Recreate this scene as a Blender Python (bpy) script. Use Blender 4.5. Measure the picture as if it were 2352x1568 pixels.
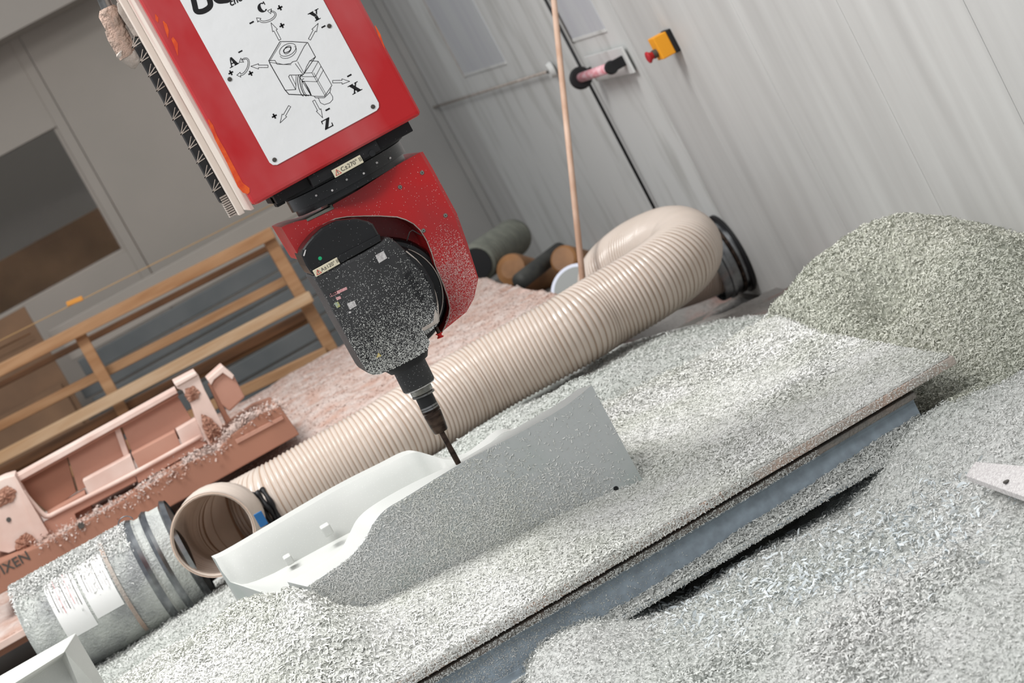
import bpy, bmesh, math, random
import numpy as np
from mathutils import Vector, Matrix
random.seed(4); rng = np.random.default_rng(4)
for o in list(bpy.data.objects): bpy.data.objects.remove(o)
SC = bpy.context.scene; COL = SC.collection

# ------------------------------------------------------------------ camera
FP, PITCH, YAW, ROLL, CH = 5000.0, math.radians(8.79), math.radians(8.255), math.radians(28.36), 1.53
Fv = np.array([math.sin(YAW)*math.cos(PITCH), math.cos(YAW)*math.cos(PITCH), -math.sin(PITCH)])
Rv = np.array([math.cos(YAW), -math.sin(YAW), 0.0]); Uv = np.cross(Rv, Fv)
cr, sr = math.cos(ROLL), math.sin(ROLL)
cx = cr*Rv - sr*Uv; cy = sr*Rv + cr*Uv
cam = bpy.data.objects.new('camera', bpy.data.cameras.new('camera')); COL.objects.link(cam)
cam.matrix_world = Matrix(((cx[0], cy[0], -Fv[0], 0), (cx[1], cy[1], -Fv[1], 0), (cx[2], cy[2], -Fv[2], CH), (0, 0, 0, 1)))
cam.data.sensor_width = 36; cam.data.lens = FP/2352*36
cam.data.clip_start = .1; cam.data.clip_end = 60
cam.data.dof.use_dof = True; cam.data.dof.focus_distance = 4.6; cam.data.dof.aperture_fstop = 6.3
SC.camera = cam
# ------------------------------------------------------------------ light and exposure
W = bpy.data.worlds.new('world'); SC.world = W; W.use_nodes = True
W.node_tree.nodes['Background'].inputs[0].default_value = (.93, .96, 1.0, 1)
W.node_tree.nodes['Background'].inputs[1].default_value = .50
def area(name, loc, target, sx, sy, power, color=(1, 1, 1)):
    L = bpy.data.lights.new(name, 'AREA'); L.shape = 'RECTANGLE'; L.size = sx; L.size_y = sy; L.energy = power; L.color = color
    o = bpy.data.objects.new(name, L); COL.objects.link(o); o.location = loc
    o.rotation_euler = (Vector(target)-Vector(loc)).to_track_quat('-Z', 'Y').to_euler(); return o
area('overhead_light', (-1.0, 5.5, 4.5), (.5, 4.9, .4), 1.5, 1.5, 165, (1, .99, .97))
area('overhead_light', (.2, 5.6, 4.7), (.4, 5.2, 0), 2.4, 1.4, 50, (1, 1, 1))  # soft overhead fill, added to lift the shading
area('overhead_light', (-1.4, 1.6, 4.2), (.6, 5.2, .8), 2.0, 1.2, 105, (1, .995, .985))
SC.view_settings.view_transform = 'Standard'; SC.view_settings.look = 'None'
SC.view_settings.gamma = 1; SC.view_settings.use_curve_mapping = False; SC.view_settings.exposure = 0.12

# ------------------------------------------------------------------ geometry of the place: a pixel ray meets a plane of the room
def ray(x, y):
    x = x-1176; y = y-784
    return Fv*FP + Rv*(x*cr-y*sr) - Uv*(x*sr+y*cr)
def hit(x, y, ax, val):
    d = ray(x, y); c = np.array([0, 0, CH]); t = (val-c[ax])/d[ax]; return c+d*t
def PX(x, y, v): return hit(x, y, 0, v)
def PY(x, y, v): return hit(x, y, 1, v)
def PZ(x, y, v): return hit(x, y, 2, v)

# ------------------------------------------------------------------ materials
def srgb(r, g, b):
    f = lambda c: (c/12.92 if c <= .04045 else ((c+.055)/1.055)**2.4)
    return (f(r/255), f(g/255), f(b/255), 1)
MATS = {}
def mat(name, c1, c2=None, scale=8, rough=.6, metal=0, bump=0, bscale=60, stretch=(1, 1, 1), island=0, speck=None, coat=0, detail=6, lo=.35, hi=.65, sss=0):
    if name in MATS: return MATS[name]
    m = bpy.data.materials.new(name); m.use_nodes = True; nt = m.node_tree; N = nt.nodes; L = nt.links
    b = N['Principled BSDF']; b.inputs['Roughness'].default_value = rough; b.inputs['Metallic'].default_value = metal
    b.inputs['Coat Weight'].default_value = coat; b.inputs['Coat Roughness'].default_value = .15
    b.inputs['Specular IOR Level'].default_value = .35
    tc = N.new('ShaderNodeNewGeometry'); mp = N.new('ShaderNodeMapping'); mp.inputs['Scale'].default_value = stretch
    L.new(tc.outputs['Position'], mp.inputs['Vector'])
    b.inputs['Base Color'].default_value = c1
    out = None
    if c2 is not None:
        n = N.new('ShaderNodeTexNoise'); n.inputs['Scale'].default_value = scale; n.inputs['Detail'].default_value = detail
        L.new(mp.outputs[0], n.inputs['Vector'])
        r = N.new('ShaderNodeMapRange'); r.inputs['From Min'].default_value = lo; r.inputs['From Max'].default_value = hi
        L.new(n.outputs['Fac'], r.inputs['Value'])
        mx = N.new('ShaderNodeMix'); mx.data_type = 'RGBA'; mx.inputs['A'].default_value = c1; mx.inputs['B'].default_value = c2
        L.new(r.outputs[0], mx.inputs['Factor']); out = mx.outputs['Result']
    if island:
        h = N.new('ShaderNodeHueSaturation'); mr = N.new('ShaderNodeMapRange')
        mr.inputs['To Min'].default_value = 1-island; mr.inputs['To Max'].default_value = 1+island*.6
        L.new(tc.outputs['Random Per Island'], mr.inputs['Value']); L.new(mr.outputs[0], h.inputs['Value'])
        if out: L.new(out, h.inputs['Color'])
        else: h.inputs['Color'].default_value = c1
        out = h.outputs['Color']
    if speck:   # fine dust grains stuck to the surface: (colour, scale, size)
        v = N.new('ShaderNodeTexVoronoi'); v.inputs['Scale'].default_value = speck[1]; L.new(tc.outputs['Position'], v.inputs['Vector'])
        lt = N.new('ShaderNodeMath'); lt.operation = 'LESS_THAN'; lt.inputs[1].default_value = speck[2]; L.new(v.outputs['Distance'], lt.inputs[0])
        mx = N.new('ShaderNodeMix'); mx.data_type = 'RGBA'; mx.inputs['B'].default_value = speck[0]
        if out: L.new(out, mx.inputs['A'])
        else: mx.inputs['A'].default_value = c1
        L.new(lt.outputs[0], mx.inputs['Factor']); out = mx.outputs['Result']
    if out: L.new(out, b.inputs['Base Color'])
    if bump:
        n2 = N.new('ShaderNodeTexNoise'); n2.inputs['Scale'].default_value = bscale; n2.inputs['Detail'].default_value = 5
        L.new(mp.outputs[0], n2.inputs['Vector']); bp = N.new('ShaderNodeBump'); bp.inputs['Strength'].default_value = 1; bp.inputs['Distance'].default_value = bump
        L.new(n2.outputs['Fac'], bp.inputs['Height']); L.new(bp.outputs[0], b.inputs['Normal'])
    MATS[name] = m; return m
M_WALLR = mat('right_wall_paint', srgb(193, 193, 191), srgb(172, 171, 169), 1.6, .55, stretch=(1, 4.5, .5), lo=.35, hi=.75)
M_DOOR = mat('door_paint', srgb(206, 207, 205), srgb(172, 172, 168), 2.2, .5, stretch=(1, 4, 1), lo=.5, hi=.8)
M_GLAZE = mat('door_glazing', srgb(196, 199, 201), srgb(178, 178, 188), 2.2, .3, stretch=(1, 3, .6), lo=.4, hi=.8)
M_WALLB = mat('back_wall_paint', srgb(178, 169, 160), srgb(168, 161, 152), 1.2, .6)
M_WALLB2 = mat('back_wall_grey', srgb(152, 150, 147), srgb(140, 140, 138), 2.0, .6)
M_BEAMP = mat('lintel_paint', srgb(165, 158, 150), rough=.6)
M_SEAM = mat('seam_dark', srgb(112, 108, 104), rough=.8)
M_RED = mat('red_paint', srgb(180, 16, 22), srgb(186, 84, 86), 5.5, .36, coat=.3, lo=.44, hi=.78, stretch=(1, 1, .6), detail=4)
M_RED2 = mat('red_dusty', srgb(184, 18, 20), srgb(160, 36, 38), 7, .42, coat=.25, speck=((.75, .68, .66, 1), 190, .1), lo=.4, hi=.7)
M_ORANGE = mat('orange_scrape', srgb(226, 92, 34), srgb(205, 60, 34), 60, .7)
M_PLATE = mat('panel_white', srgb(232, 232, 232), rough=.32, coat=.1, bump=.012, bscale=5)
M_INK = mat('ink_black', srgb(20, 18, 20), rough=.5)
M_INKG = mat('ink_grey', srgb(70, 66, 62), rough=.5)
M_INKRED = mat('ink_red', srgb(205, 40, 36), rough=.5)
M_TAG = mat('tag_beige', srgb(212, 203, 178), rough=.5)
M_LABEL = mat('label_white', srgb(205, 202, 200), srgb(170, 165, 165), 220, .5)
M_LABELP = mat('label_pink', srgb(214, 172, 172), srgb(196, 130, 132), 250, .5)
M_LABELG = mat('label_green', srgb(150, 165, 160), srgb(170, 165, 80), 90, .5)
M_YEL = mat('label_yellow', srgb(200, 175, 60), rough=.5)
M_GREEN = mat('green_dot', srgb(30, 165, 110), rough=.5)
M_BLACK = mat('black_gloss', srgb(15, 15, 16), srgb(22, 22, 23), 9, .3, coat=.15, speck=((.5, .5, .5, 1), 170, .07))
M_BLACKM = mat('black_metal', srgb(18, 18, 20), srgb(26, 26, 28), 14, .6, speck=((.45, .45, .45, 1), 150, .06))
M_BODY = mat('spindle_black', srgb(42, 42, 43), srgb(58, 58, 59), 7, .55, speck=((.55, .56, .56, 1), 230, .13))
M_STEEL = mat('steel_bright', srgb(150, 150, 150), srgb(110, 108, 104), 30, .22, 1)
M_STEELD = mat('steel_burnt', srgb(86, 72, 64), srgb(40, 34, 32), 26, .3, 1, stretch=(1, 1, 3))
M_STEELG = mat('galvanised', srgb(165, 168, 170), srgb(120, 122, 126), 20, .25, 1)
M_SCREW = mat('screw_zinc', srgb(150, 158, 150), rough=.35, metal=.8)
M_DUSTY = mat('dusty_grey', srgb(178, 168, 160), srgb(146, 136, 128), 18, .8, bump=.004, bscale=90)
M_DUSTP = mat('dusty_pink_clump', srgb(176, 150, 136), srgb(150, 132, 120), 60, .95, bump=.02, bscale=60)
M_SIDE = mat('side_plate_paint', srgb(206, 194, 184), srgb(176, 140, 132), 9, .6, stretch=(1, 1, .4), lo=.5, hi=.75)
M_MOULD = mat('mould_white', srgb(188, 190, 186), srgb(194, 195, 191), 6, .42, speck=((.86, .87, .84, 1), 260, .1))
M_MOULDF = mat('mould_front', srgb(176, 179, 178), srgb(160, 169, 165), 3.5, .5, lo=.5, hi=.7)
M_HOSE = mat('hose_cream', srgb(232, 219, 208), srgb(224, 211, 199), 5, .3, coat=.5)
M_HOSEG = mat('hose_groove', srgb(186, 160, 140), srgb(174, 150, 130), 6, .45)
M_HOSEE = mat('hose_edge', srgb(190, 168, 152), rough=.4)
def translucent(m, f):
    nt = m.node_tree; b = nt.nodes['Principled BSDF']; t = nt.nodes.new('ShaderNodeBsdfTranslucent'); x = nt.nodes.new('ShaderNodeMixShader'); x.inputs[0].default_value = f
    src = b.inputs['Base Color'].links
    if src: nt.links.new(src[0].from_socket, t.inputs['Color'])
    else: t.inputs['Color'].default_value = b.inputs['Base Color'].default_value
    nt.links.new(b.outputs[0], x.inputs[1]); nt.links.new(t.outputs[0], x.inputs[2]); nt.links.new(x.outputs[0], nt.nodes['Material Output'].inputs['Surface'])
translucent(M_HOSE, .32); translucent(M_HOSEG, .25)
M_WOOD = mat('pine', srgb(176, 138, 102), srgb(148, 106, 70), 9, .7, stretch=(.35, 1, 3), lo=.35, hi=.7)
M_WOODL = mat('pine_light', srgb(196, 170, 140), srgb(176, 142, 106), 9, .7, stretch=(.35, 1, 3))
M_WOODD = mat('pine_dark', srgb(116, 80, 52), srgb(80, 56, 38), 9, .7, stretch=(.35, 1, 3))
M_PLY = mat('brown_board', srgb(144, 112, 86), srgb(120, 94, 74), 3, .8)
M_BROOM = mat('broom_wood', srgb(206, 176, 156), srgb(184, 150, 128), 14, .6, stretch=(1, 1, .3))
M_GREYB = mat('grey_board', srgb(118, 120, 120), srgb(104, 108, 109), 4, .6)
M_PINK = mat('tooling_pink', srgb(182, 138, 120), srgb(170, 124, 106), 4, .8)
M_PINKL = mat('tooling_pink_light', srgb(220, 200, 190), srgb(204, 174, 162), 7, .8)
M_PINKD = mat('tooling_dark', srgb(158, 112, 92), srgb(146, 104, 86), 4, .8)
M_PINKF = mat('pink_dust', srgb(206, 190, 182), srgb(190, 158, 144), 14, 1, bump=.012, bscale=70, lo=.4, hi=.68)
M_PINKR = mat('pink_crumb', srgb(190, 146, 126), srgb(160, 112, 92), 60, 1, bump=.02, bscale=110)
M_BEAM = mat('beam_blue_grey', srgb(150, 162, 172), srgb(132, 142, 150), 40, .55)
M_BEAME = mat('beam_edge', srgb(158, 164, 160), srgb(130, 136, 132), 80, .8, bump=.004, bscale=150)
M_BOARD = mat('table_board', srgb(188, 160, 144), srgb(176, 168, 160), 16, .85, bump=.004, bscale=150, lo=.3, hi=.6)
M_BOARD2 = mat('lower_board', srgb(128, 118, 110), srgb(112, 112, 108), 16, .85, bump=.005, bscale=180)
M_CHW = mat('shavings_white', srgb(224, 224, 221), srgb(212, 213, 206), 5, .75, island=.14)
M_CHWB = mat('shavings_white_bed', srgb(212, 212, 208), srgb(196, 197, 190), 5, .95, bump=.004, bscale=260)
M_CHG = mat('shavings_grey', srgb(208, 208, 205), srgb(196, 199, 194), 2.2, .8, island=.2)
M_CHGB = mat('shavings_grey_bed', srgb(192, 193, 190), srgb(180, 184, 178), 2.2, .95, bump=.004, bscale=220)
M_CHO = mat('shavings_olive', srgb(202, 202, 191), srgb(188, 190, 178), 2.5, .85, island=.22)
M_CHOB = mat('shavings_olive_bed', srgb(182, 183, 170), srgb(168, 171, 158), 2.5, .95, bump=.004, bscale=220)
M_CHB = mat('shavings_bluish', srgb(212, 216, 216), srgb(200, 207, 210), 9, .7, island=.12)
M_BACKD = mat('floor_dust_back', srgb(150, 146, 142), srgb(150, 96, 80), 3.2, 1, bump=.02, bscale=50, lo=.5, hi=.72)
M_FLOOR = mat('floor_concrete', srgb(120, 116, 110), srgb(100, 98, 94), 3, .8)
M_CLEAR = mat('dusty_duct_skin', srgb(186, 189, 184), srgb(140, 142, 142), 7, .45, bump=.006, bscale=120, lo=.42, hi=.6, speck=((.78, .8, .76, 1), 240, .16))
M_PAPER = mat('duct_label', srgb(226, 226, 224), rough=.5)
M_RUBB = mat('black_rubber', srgb(22, 22, 24), rough=.5)
M_EORANGE = mat('estop_orange', srgb(226, 152, 32), rough=.45)
M_ERED = mat('estop_red', srgb(168, 34, 44), rough=.35)
M_GRIP = mat('grip_pink', srgb(226, 190, 196), srgb(210, 130, 140), 20, .35, stretch=(1, 1, 3))
M_CAP = mat('brown_plastic', srgb(150, 106, 66), srgb(120, 84, 52), 8, .5)
M_GREYH = mat('old_hose', srgb(120, 122, 112), srgb(104, 106, 98), 20, .6)
M_DARKT = mat('dark_tube', srgb(66, 66, 62), srgb(48, 50, 50), 16, .6)
M_LID = mat('lid_rim', srgb(200, 204, 218), rough=.35)
M_LIDG = mat('lid_grey', srgb(140, 142, 140), rough=.6)
M_ROPE = mat('rope', srgb(176, 142, 96), rough=.8)
M_TAGO = mat('rope_tag', srgb(206, 142, 62), rough=.6)
M_BLUE = mat('blue_plastic', srgb(36, 96, 150), rough=.5)
M_GLASS = bpy.data.materials.new('window_glass'); M_GLASS.use_nodes = True
_b = M_GLASS.node_tree.nodes['Principled BSDF']; _b.inputs['Transmission Weight'].default_value = 1; _b.inputs['Roughness'].default_value = .04
_b.inputs['IOR'].default_value = 1.02; _b.inputs['Base Color'].default_value = (.9, .92, .92, 1)

# ------------------------------------------------------------------ builders (vertices in room coordinates)
def thing(name, label, cat, loc, group=None):
    o = bpy.data.objects.new(name, None); COL.objects.link(o); o.location = [float(a) for a in loc]; o.empty_display_size = .05
    o['label'] = label; o['category'] = cat
    if group: o['group'] = group
    return o
def wloc(o):
    v = Vector((0, 0, 0))
    while o: v = v+Vector(o.location); o = o.parent
    return v
def obj(name, V, Fc, m, parent=None, smooth=False, kind=None, label=None, cat=None, group=None, mi=None, loc=None):
    V = np.asarray(V, dtype=float)
    if loc is None: loc = ((V[:, 0].min()+V[:, 0].max())/2, (V[:, 1].min()+V[:, 1].max())/2, V[:, 2].min())
    loc = Vector([float(a) for a in loc]); base = np.array(loc)
    me = bpy.data.meshes.new(name); me.from_pydata((V-base).tolist(), [], [list(map(int, f)) for f in Fc])
    for k in (m if isinstance(m, (list, tuple)) else [m]): me.materials.append(k)
    if mi is not None: me.polygons.foreach_set('material_index', np.asarray(mi, dtype=np.int32))
    if smooth: me.polygons.foreach_set('use_smooth', [True]*len(me.polygons))
    me.update(); o = bpy.data.objects.new(name, me); COL.objects.link(o)
    if parent: o.parent = parent; o.location = loc-wloc(parent)
    else: o.location = loc
    if kind: o['kind'] = kind
    if label: o['label'] = label
    if cat: o['category'] = cat
    if group: o['group'] = group
    return o
def bm_obj(name, bm, *a, **k):
    bm.verts.index_update(); V = [v.co[:] for v in bm.verts]; Fc = [[v.index for v in f.verts] for f in bm.faces]; bm.free(); return obj(name, V, Fc, *a, **k)
def bevel_bm(V, Fc, w, seg=2, ang=35):
    bm = bmesh.new(); vs = [bm.verts.new(v) for v in V]
    for f in Fc: bm.faces.new([vs[i] for i in f])
    bmesh.ops.recalc_face_normals(bm, faces=bm.faces)
    if w > 0:
        ed = [e for e in bm.edges if len(e.link_faces) == 2 and e.calc_face_angle(0) > math.radians(ang)]
        bmesh.ops.bevel(bm, geom=ed, offset=w, segments=seg, affect='EDGES', profile=.6, clamp_overlap=True)
    return bm
def prism(name, pts, y0, y1, m, parent=None, bev=.002, seg=2, **k):
    """pts (x,z) outline extruded from y0 (front) to y1"""
    n = len(pts); V = [(p[0], y0, p[1]) for p in pts]+[(p[0], y1, p[1]) for p in pts]
    Fc = [list(range(n)), list(range(2*n-1, n-1, -1))]+[[i, i+n, (i+1) % n+n, (i+1) % n] for i in range(n)]
    return bm_obj(name, bevel_bm(V, Fc, bev, seg), m, parent, **k)
def pprism(name, px, yref, y0, y1, *a, **k):
    return prism(name, [(h[0], h[2]) for h in (PY(x, y, yref) for x, y in px)], y0, y1, *a, **k)
def box(name, a, b, m, parent=None, bev=.002, seg=2, **k):
    x0, y0, z0 = a; x1, y1, z1 = b
    return prism(name, [(x0, z0), (x1, z0), (x1, z1), (x0, z1)], y0, y1, m, parent, bev, seg, **k)
def frame_of(d):
    d = Vector(d).normalized(); u = Vector((0, 0, 1)) if abs(d.z) < .9 else Vector((0, 1, 0))
    a = d.cross(u).normalized(); b = d.cross(a).normalized(); return a, b
def lathe_geo(p0, p1, prof, n=32):
    p0 = Vector([float(a) for a in p0]); p1 = Vector([float(a) for a in p1]); L = (p1-p0); a, b = frame_of(L); V = []; Fc = []
    for t, r in prof:
        c = p0+L*t
        for k in range(n):
            w = 2*math.pi*k/n; V.append(c+(a*math.cos(w)+b*math.sin(w))*r)
    for i in range(len(prof)-1):
        for k in range(n): Fc.append([i*n+k, i*n+(k+1) % n, (i+1)*n+(k+1) % n, (i+1)*n+k])
    return V, Fc
def lathe(name, p0, p1, prof, m, parent=None, n=32, cap=True, smooth=True, **k):
    V, Fc = lathe_geo(p0, p1, prof, n)
    if cap:
        Fc.append(list(range(n))[::-1]); Fc.append(list(range((len(prof)-1)*n, len(prof)*n)))
    o = obj(name, [tuple(v) for v in V], Fc, m, parent, smooth=smooth, **k)
    if smooth:
        for p in o.data.polygons[-2:] if cap else []: p.use_smooth = False
        bm = bmesh.new(); bm.from_mesh(o.data)
        for e in bm.edges:
            if len(e.link_faces) == 2 and e.calc_face_angle(0) > math.radians(38): e.smooth = False
        bm.to_mesh(o.data); bm.free()
    return o
def spline(P, n):
    P = [np.array(p, float) for p in P]; Q = [2*P[0]-P[1]]+P+[2*P[-1]-P[-2]]; out = []
    for i in range(1, len(Q)-2):
        for t in np.linspace(0, 1, n, endpoint=False):
            a, b, c, d = Q[i-1], Q[i], Q[i+1], Q[i+2]
            out.append(.5*((2*b)+(-a+c)*t+(2*a-5*b+4*c-d)*t*t+(-a+3*b-3*c+d)*t**3))
    out.append(P[-1]); return np.array(out)
def resample(P, step):
    d = np.r_[0, np.cumsum(np.linalg.norm(np.diff(P, axis=0), axis=1))]; n = max(2, int(round(d[-1]/step))+1); s = np.linspace(0, d[-1], n)
    return np.stack([np.interp(s, d, P[:, k]) for k in range(3)], 1), d[-1]
def tube_geo(P, rad, n=12):
    P = np.asarray(P, float); m = len(P); T = np.gradient(P, axis=0); T /= np.linalg.norm(T, axis=1)[:, None]
    u = np.cross(T[0], [0, 0, 1.]);
    if np.linalg.norm(u) < .1: u = np.cross(T[0], [0, 1., 0])
    u /= np.linalg.norm(u); V = []; w = np.arange(n)*2*math.pi/n
    rad = np.broadcast_to(rad, m)
    for i in range(m):
        u = u-T[i]*(u@T[i]); u /= np.linalg.norm(u); v = np.cross(T[i], u)
        V.append(P[i]+rad[i]*(np.cos(w)[:, None]*u+np.sin(w)[:, None]*v))
    V = np.concatenate(V); i = np.arange(m-1)[:, None]*n; k = np.arange(n)[None]; k2 = (k+1) % n
    Fc = np.stack([i+k, i+k2, i+n+k2, i+n+k], -1).reshape(-1, 4)
    return V, Fc
def tube(name, P, rad, m, parent=None, n=12, cap=True, **k):
    V, Fc = tube_geo(P, rad, n); Fc = Fc.tolist()
    if cap: Fc += [list(range(n))[::-1], list(range(len(V)-n, len(V)))]
    return obj(name, V, Fc, m, parent, smooth=True, **k)
def strokes(name, lines, y, m, parent, w=.001, t=.0004, **k):
    """flat printed lines on the plane y: each line is ([(x,z)...], width)"""
    V = []; Fc = []
    for pts, ww in lines:
        pts = [Vector(p) for p in pts]
        for i in range(len(pts)-1):
            a, b = pts[i], pts[i+1]; d = (b-a)
            if d.length < 1e-6: continue
            d.normalize(); nrm = Vector((-d.y, d.x))*ww/2; e = d*ww*.35
            q = [a-e+nrm, b+e+nrm, b+e-nrm, a-e-nrm]; s = len(V)
            V += [(p.x, y-t, p.y) for p in q]; Fc.append([s, s+1, s+2, s+3])
    return obj(name, V, Fc, m, parent, **k)
def fills(name, polys, y, m, parent, t=.0005, **k):
    V = []; Fc = []
    for p in polys:
        s = len(V); V += [(a[0], y-t, a[1]) for a in p]; Fc.append(list(range(s, s+len(p))))
    return obj(name, V, Fc, m, parent, **k)
def text(name, s, x, z, y, size, m, parent, bold=.0, rot=0, shear=0, **k):
    c = bpy.data.curves.new(name, 'FONT'); c.body = s; c.size = size; c.offset = bold; c.shear = shear; c.align_x = 'LEFT'; c.align_y = 'CENTER'
    o = bpy.data.objects.new(name, c); COL.objects.link(o); dg = bpy.context.evaluated_depsgraph_get()
    me = bpy.data.meshes.new_from_object(o.evaluated_get(dg)); V = [v.co.copy() for v in me.vertices]; Fc = [list(p.vertices) for p in me.polygons]
    bpy.data.objects.remove(o); bpy.data.curves.remove(c); bpy.data.meshes.remove(me)
    ca, sa = math.cos(rot), math.sin(rot)
    return obj(name, [(x+v.x*ca-v.y*sa, y-.0006, z+v.x*sa+v.y*ca) for v in V], Fc, m, parent, **k)
def struct(name, *a, **k): return None

# ------------------------------------------------------------------ height fields and shavings
class TPS:
    def __init__(s, P, lam=1e-4):
        P = np.array(P, float); s.P = P[:, :2]; n = len(P); d = np.linalg.norm(s.P[:, None]-s.P[None], axis=2); K = s.k(d)+lam*np.eye(n)
        A = np.zeros((n+3, n+3)); A[:n, :n] = K; A[:n, n] = 1; A[:n, n+1:] = s.P; A[n:, :n] = A[:n, n:].T
        s.w = np.linalg.solve(A, np.r_[P[:, 2], 0, 0, 0])
    def k(s, d): return np.where(d > 0, d*d*np.log(d+1e-9), 0)
    def __call__(s, x, y):
        x = np.asarray(x, float); y = np.asarray(y, float); q = np.stack([x.ravel(), y.ravel()], 1); out = np.zeros(len(q))
        for i in range(0, len(q), 20000):
            c = q[i:i+20000]; d = np.linalg.norm(c[:, None]-s.P[None], axis=2); out[i:i+20000] = s.k(d)@s.w[:-3]+s.w[-3]+c@s.w[-2:]
        return out.reshape(x.shape)
def lattice(seed):
    return np.random.default_rng(seed).random((64, 64))
def vnoise(x, y, f, seed):
    G = lattice(seed); x = x*f+17; y = y*f+31; xi = np.floor(x).astype(int); yi = np.floor(y).astype(int); u = x-xi; v = y-yi
    u = u*u*(3-2*u); v = v*v*(3-2*v); g = lambda a, b: G[a % 64, b % 64]
    return (g(xi, yi)*(1-u)+g(xi+1, yi)*u)*(1-v)+(g(xi, yi+1)*(1-u)+g(xi+1, yi+1)*u)*v-.5
def fbm(x, y, f, amp, seed): return sum(vnoise(x, y, f*2**k, seed+k)*amp*.55**k for k in range(4))
def field(name, h, x0, x1, y0, y1, step, m, parent, zb, keep=None, mfn=None, **k):
    """closed heap: top surface over a grid with a skirt down to zb"""
    nx = int((x1-x0)/step)+1; ny = int((y1-y0)/step)+1; X, Y = np.meshgrid(np.linspace(x0, x1, nx), np.linspace(y0, y1, ny), indexing='ij')
    Z = h(X, Y); V = np.stack([X, Y, Z], -1).reshape(-1, 3); i = np.arange(nx-1)[:, None]*ny; j = np.arange(ny-1)[None]
    Fc = np.stack([i+j, i+ny+j, i+ny+j+1, i+j+1], -1).reshape(-1, 4)
    if keep is not None:
        cen = V[Fc].mean(1); Fc = Fc[keep(cen[:, 0], cen[:, 1])]
    Fl = Fc.tolist()
    ring = [a*ny for a in range(nx)]+[(nx-1)*ny+b for b in range(1, ny)]+[a*ny+ny-1 for a in range(nx-2, -1, -1)]+[b for b in range(ny-2, 0, -1)]
    if keep is None:
        s = len(V); low = V[ring].copy(); low[:, 2] = zb; V = np.r_[V, low]; R = len(ring)
        Fl += [[ring[(q+1) % R], ring[q], s+q, s+(q+1) % R] for q in range(R)]
    if mfn is not None:
        cen = np.array([V[f].mean(0) for f in np.array(Fl)]); k['mi'] = mfn(cen[:, 0], cen[:, 1]).astype(int)
    return obj(name, V, Fl, m, parent, smooth=True, **k)
def chips_geo(P, N, size, r, wid=.3, curl=1.0, flat=.35, seg=2):
    """curled shavings: a bent tapering strip at each point, roughly lying along the surface"""
    n = len(P); t = r.normal(size=(n, 3)); N = N+r.normal(size=(n, 3))*flat; N /= np.linalg.norm(N, axis=1)[:, None]
    t -= N*(t*N).sum(1)[:, None]; t /= np.linalg.norm(t, axis=1)[:, None]; s = np.cross(N, t)
    L = size*r.uniform(.55, 1.35, n); w = L*wid*r.uniform(.6, 1.4, n); c = curl*r.uniform(.15, 1.2, n)*np.where(r.random(n) < .7, 1, -1)
    side = r.random(n) < .5; bend = np.where(side[:, None], s, N); wd = np.where(side[:, None], N*.6+s*.8, s)
    V = np.empty((n, 2*seg+2, 3))
    for k in range(seg+1):
        u = 2*k/seg-1; c0 = P+t*(L*.5*u)[:, None]+bend*(L*.28*c*(1-u*u))[:, None]+N*(L*.12)[:, None]
        ww = w*(.55 if k in (0, seg) else 1)*.5
        V[:, 2*k] = c0-wd*ww[:, None]; V[:, 2*k+1] = c0+wd*ww[:, None]
    b = (np.arange(n)*(2*seg+2))[:, None, None]; q = np.array([[2*k, 2*k+1, 2*k+3, 2*k+2] for k in range(seg)])[None]
    return V.reshape(-1, 3), (b+q).reshape(-1, 4)
def fast_mesh(name, V, Q, m, parent=None, **k):
    V = np.asarray(V, float); loc = Vector(((V[:, 0].min()+V[:, 0].max())/2, (V[:, 1].min()+V[:, 1].max())/2, V[:, 2].min())); me = bpy.data.meshes.new(name)
    me.vertices.add(len(V)); me.vertices.foreach_set('co', (V-np.array(loc)).astype(np.float32).ravel())
    me.loops.add(Q.size); me.loops.foreach_set('vertex_index', Q.astype(np.int32).ravel())
    me.polygons.add(len(Q)); me.polygons.foreach_set('loop_start', np.arange(0, Q.size, 4, dtype=np.int32)); me.polygons.foreach_set('loop_total', np.full(len(Q), 4, dtype=np.int32))
    me.materials.append(m); me.update(calc_edges=True); o = bpy.data.objects.new(name, me); COL.objects.link(o)
    if parent: o.parent = parent; o.location = loc-wloc(parent)
    else: o.location = loc
    for a, b in k.items(): o[a] = b
    return o
def heap_points(h, x0, x1, y0, y1, n, r, keep=None, up=.003):
    x = r.uniform(x0, x1, n); y = r.uniform(y0, y1, n)
    if keep is not None: q = keep(x, y); x = x[q]; y = y[q]
    z = h(x, y); e = .01; N = np.stack([-(h(x+e, y)-z)/e, -(h(x, y+e)-z)/e, np.ones_like(x)], 1); N /= np.linalg.norm(N, axis=1)[:, None]
    return np.stack([x, y, z], 1)+N*r.uniform(-.001, up, len(x))[:, None], N

# ================================================================== SETTING
XW, YB = 2.0, 12.0
def S(o): o['kind'] = 'structure'; return o
S(box('floor', (-3.2, 1.2, -.1), (2.25, 13.8, 0), M_FLOOR, bev=0))
# right wall: backing and panels with recessed seams
wr = S(box('wall_right', (XW+.012, 2.0, 0), (XW+.12, YB+.05, 3.6), M_SEAM, bev=0))
seam_y = [2.6, 3.41, 4.16, 4.773, 5.531, 6.354, 7.16]
for a, b in zip(seam_y[:-1], seam_y[1:]):
    box('panel', (XW, a+.0018, 0), (XW+.012, b-.0018, 3.6), M_WALLR, wr, bev=.001, seg=1)
box('panel', (XW, 7.162, 0), (XW+.012, 7.62, 3.6), M_WALLR, wr, bev=.001, seg=1)
box('panel', (XW, 11.25, 0), (XW+.012, YB, 3.6), M_WALLR, wr, bev=.001, seg=1)
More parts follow.
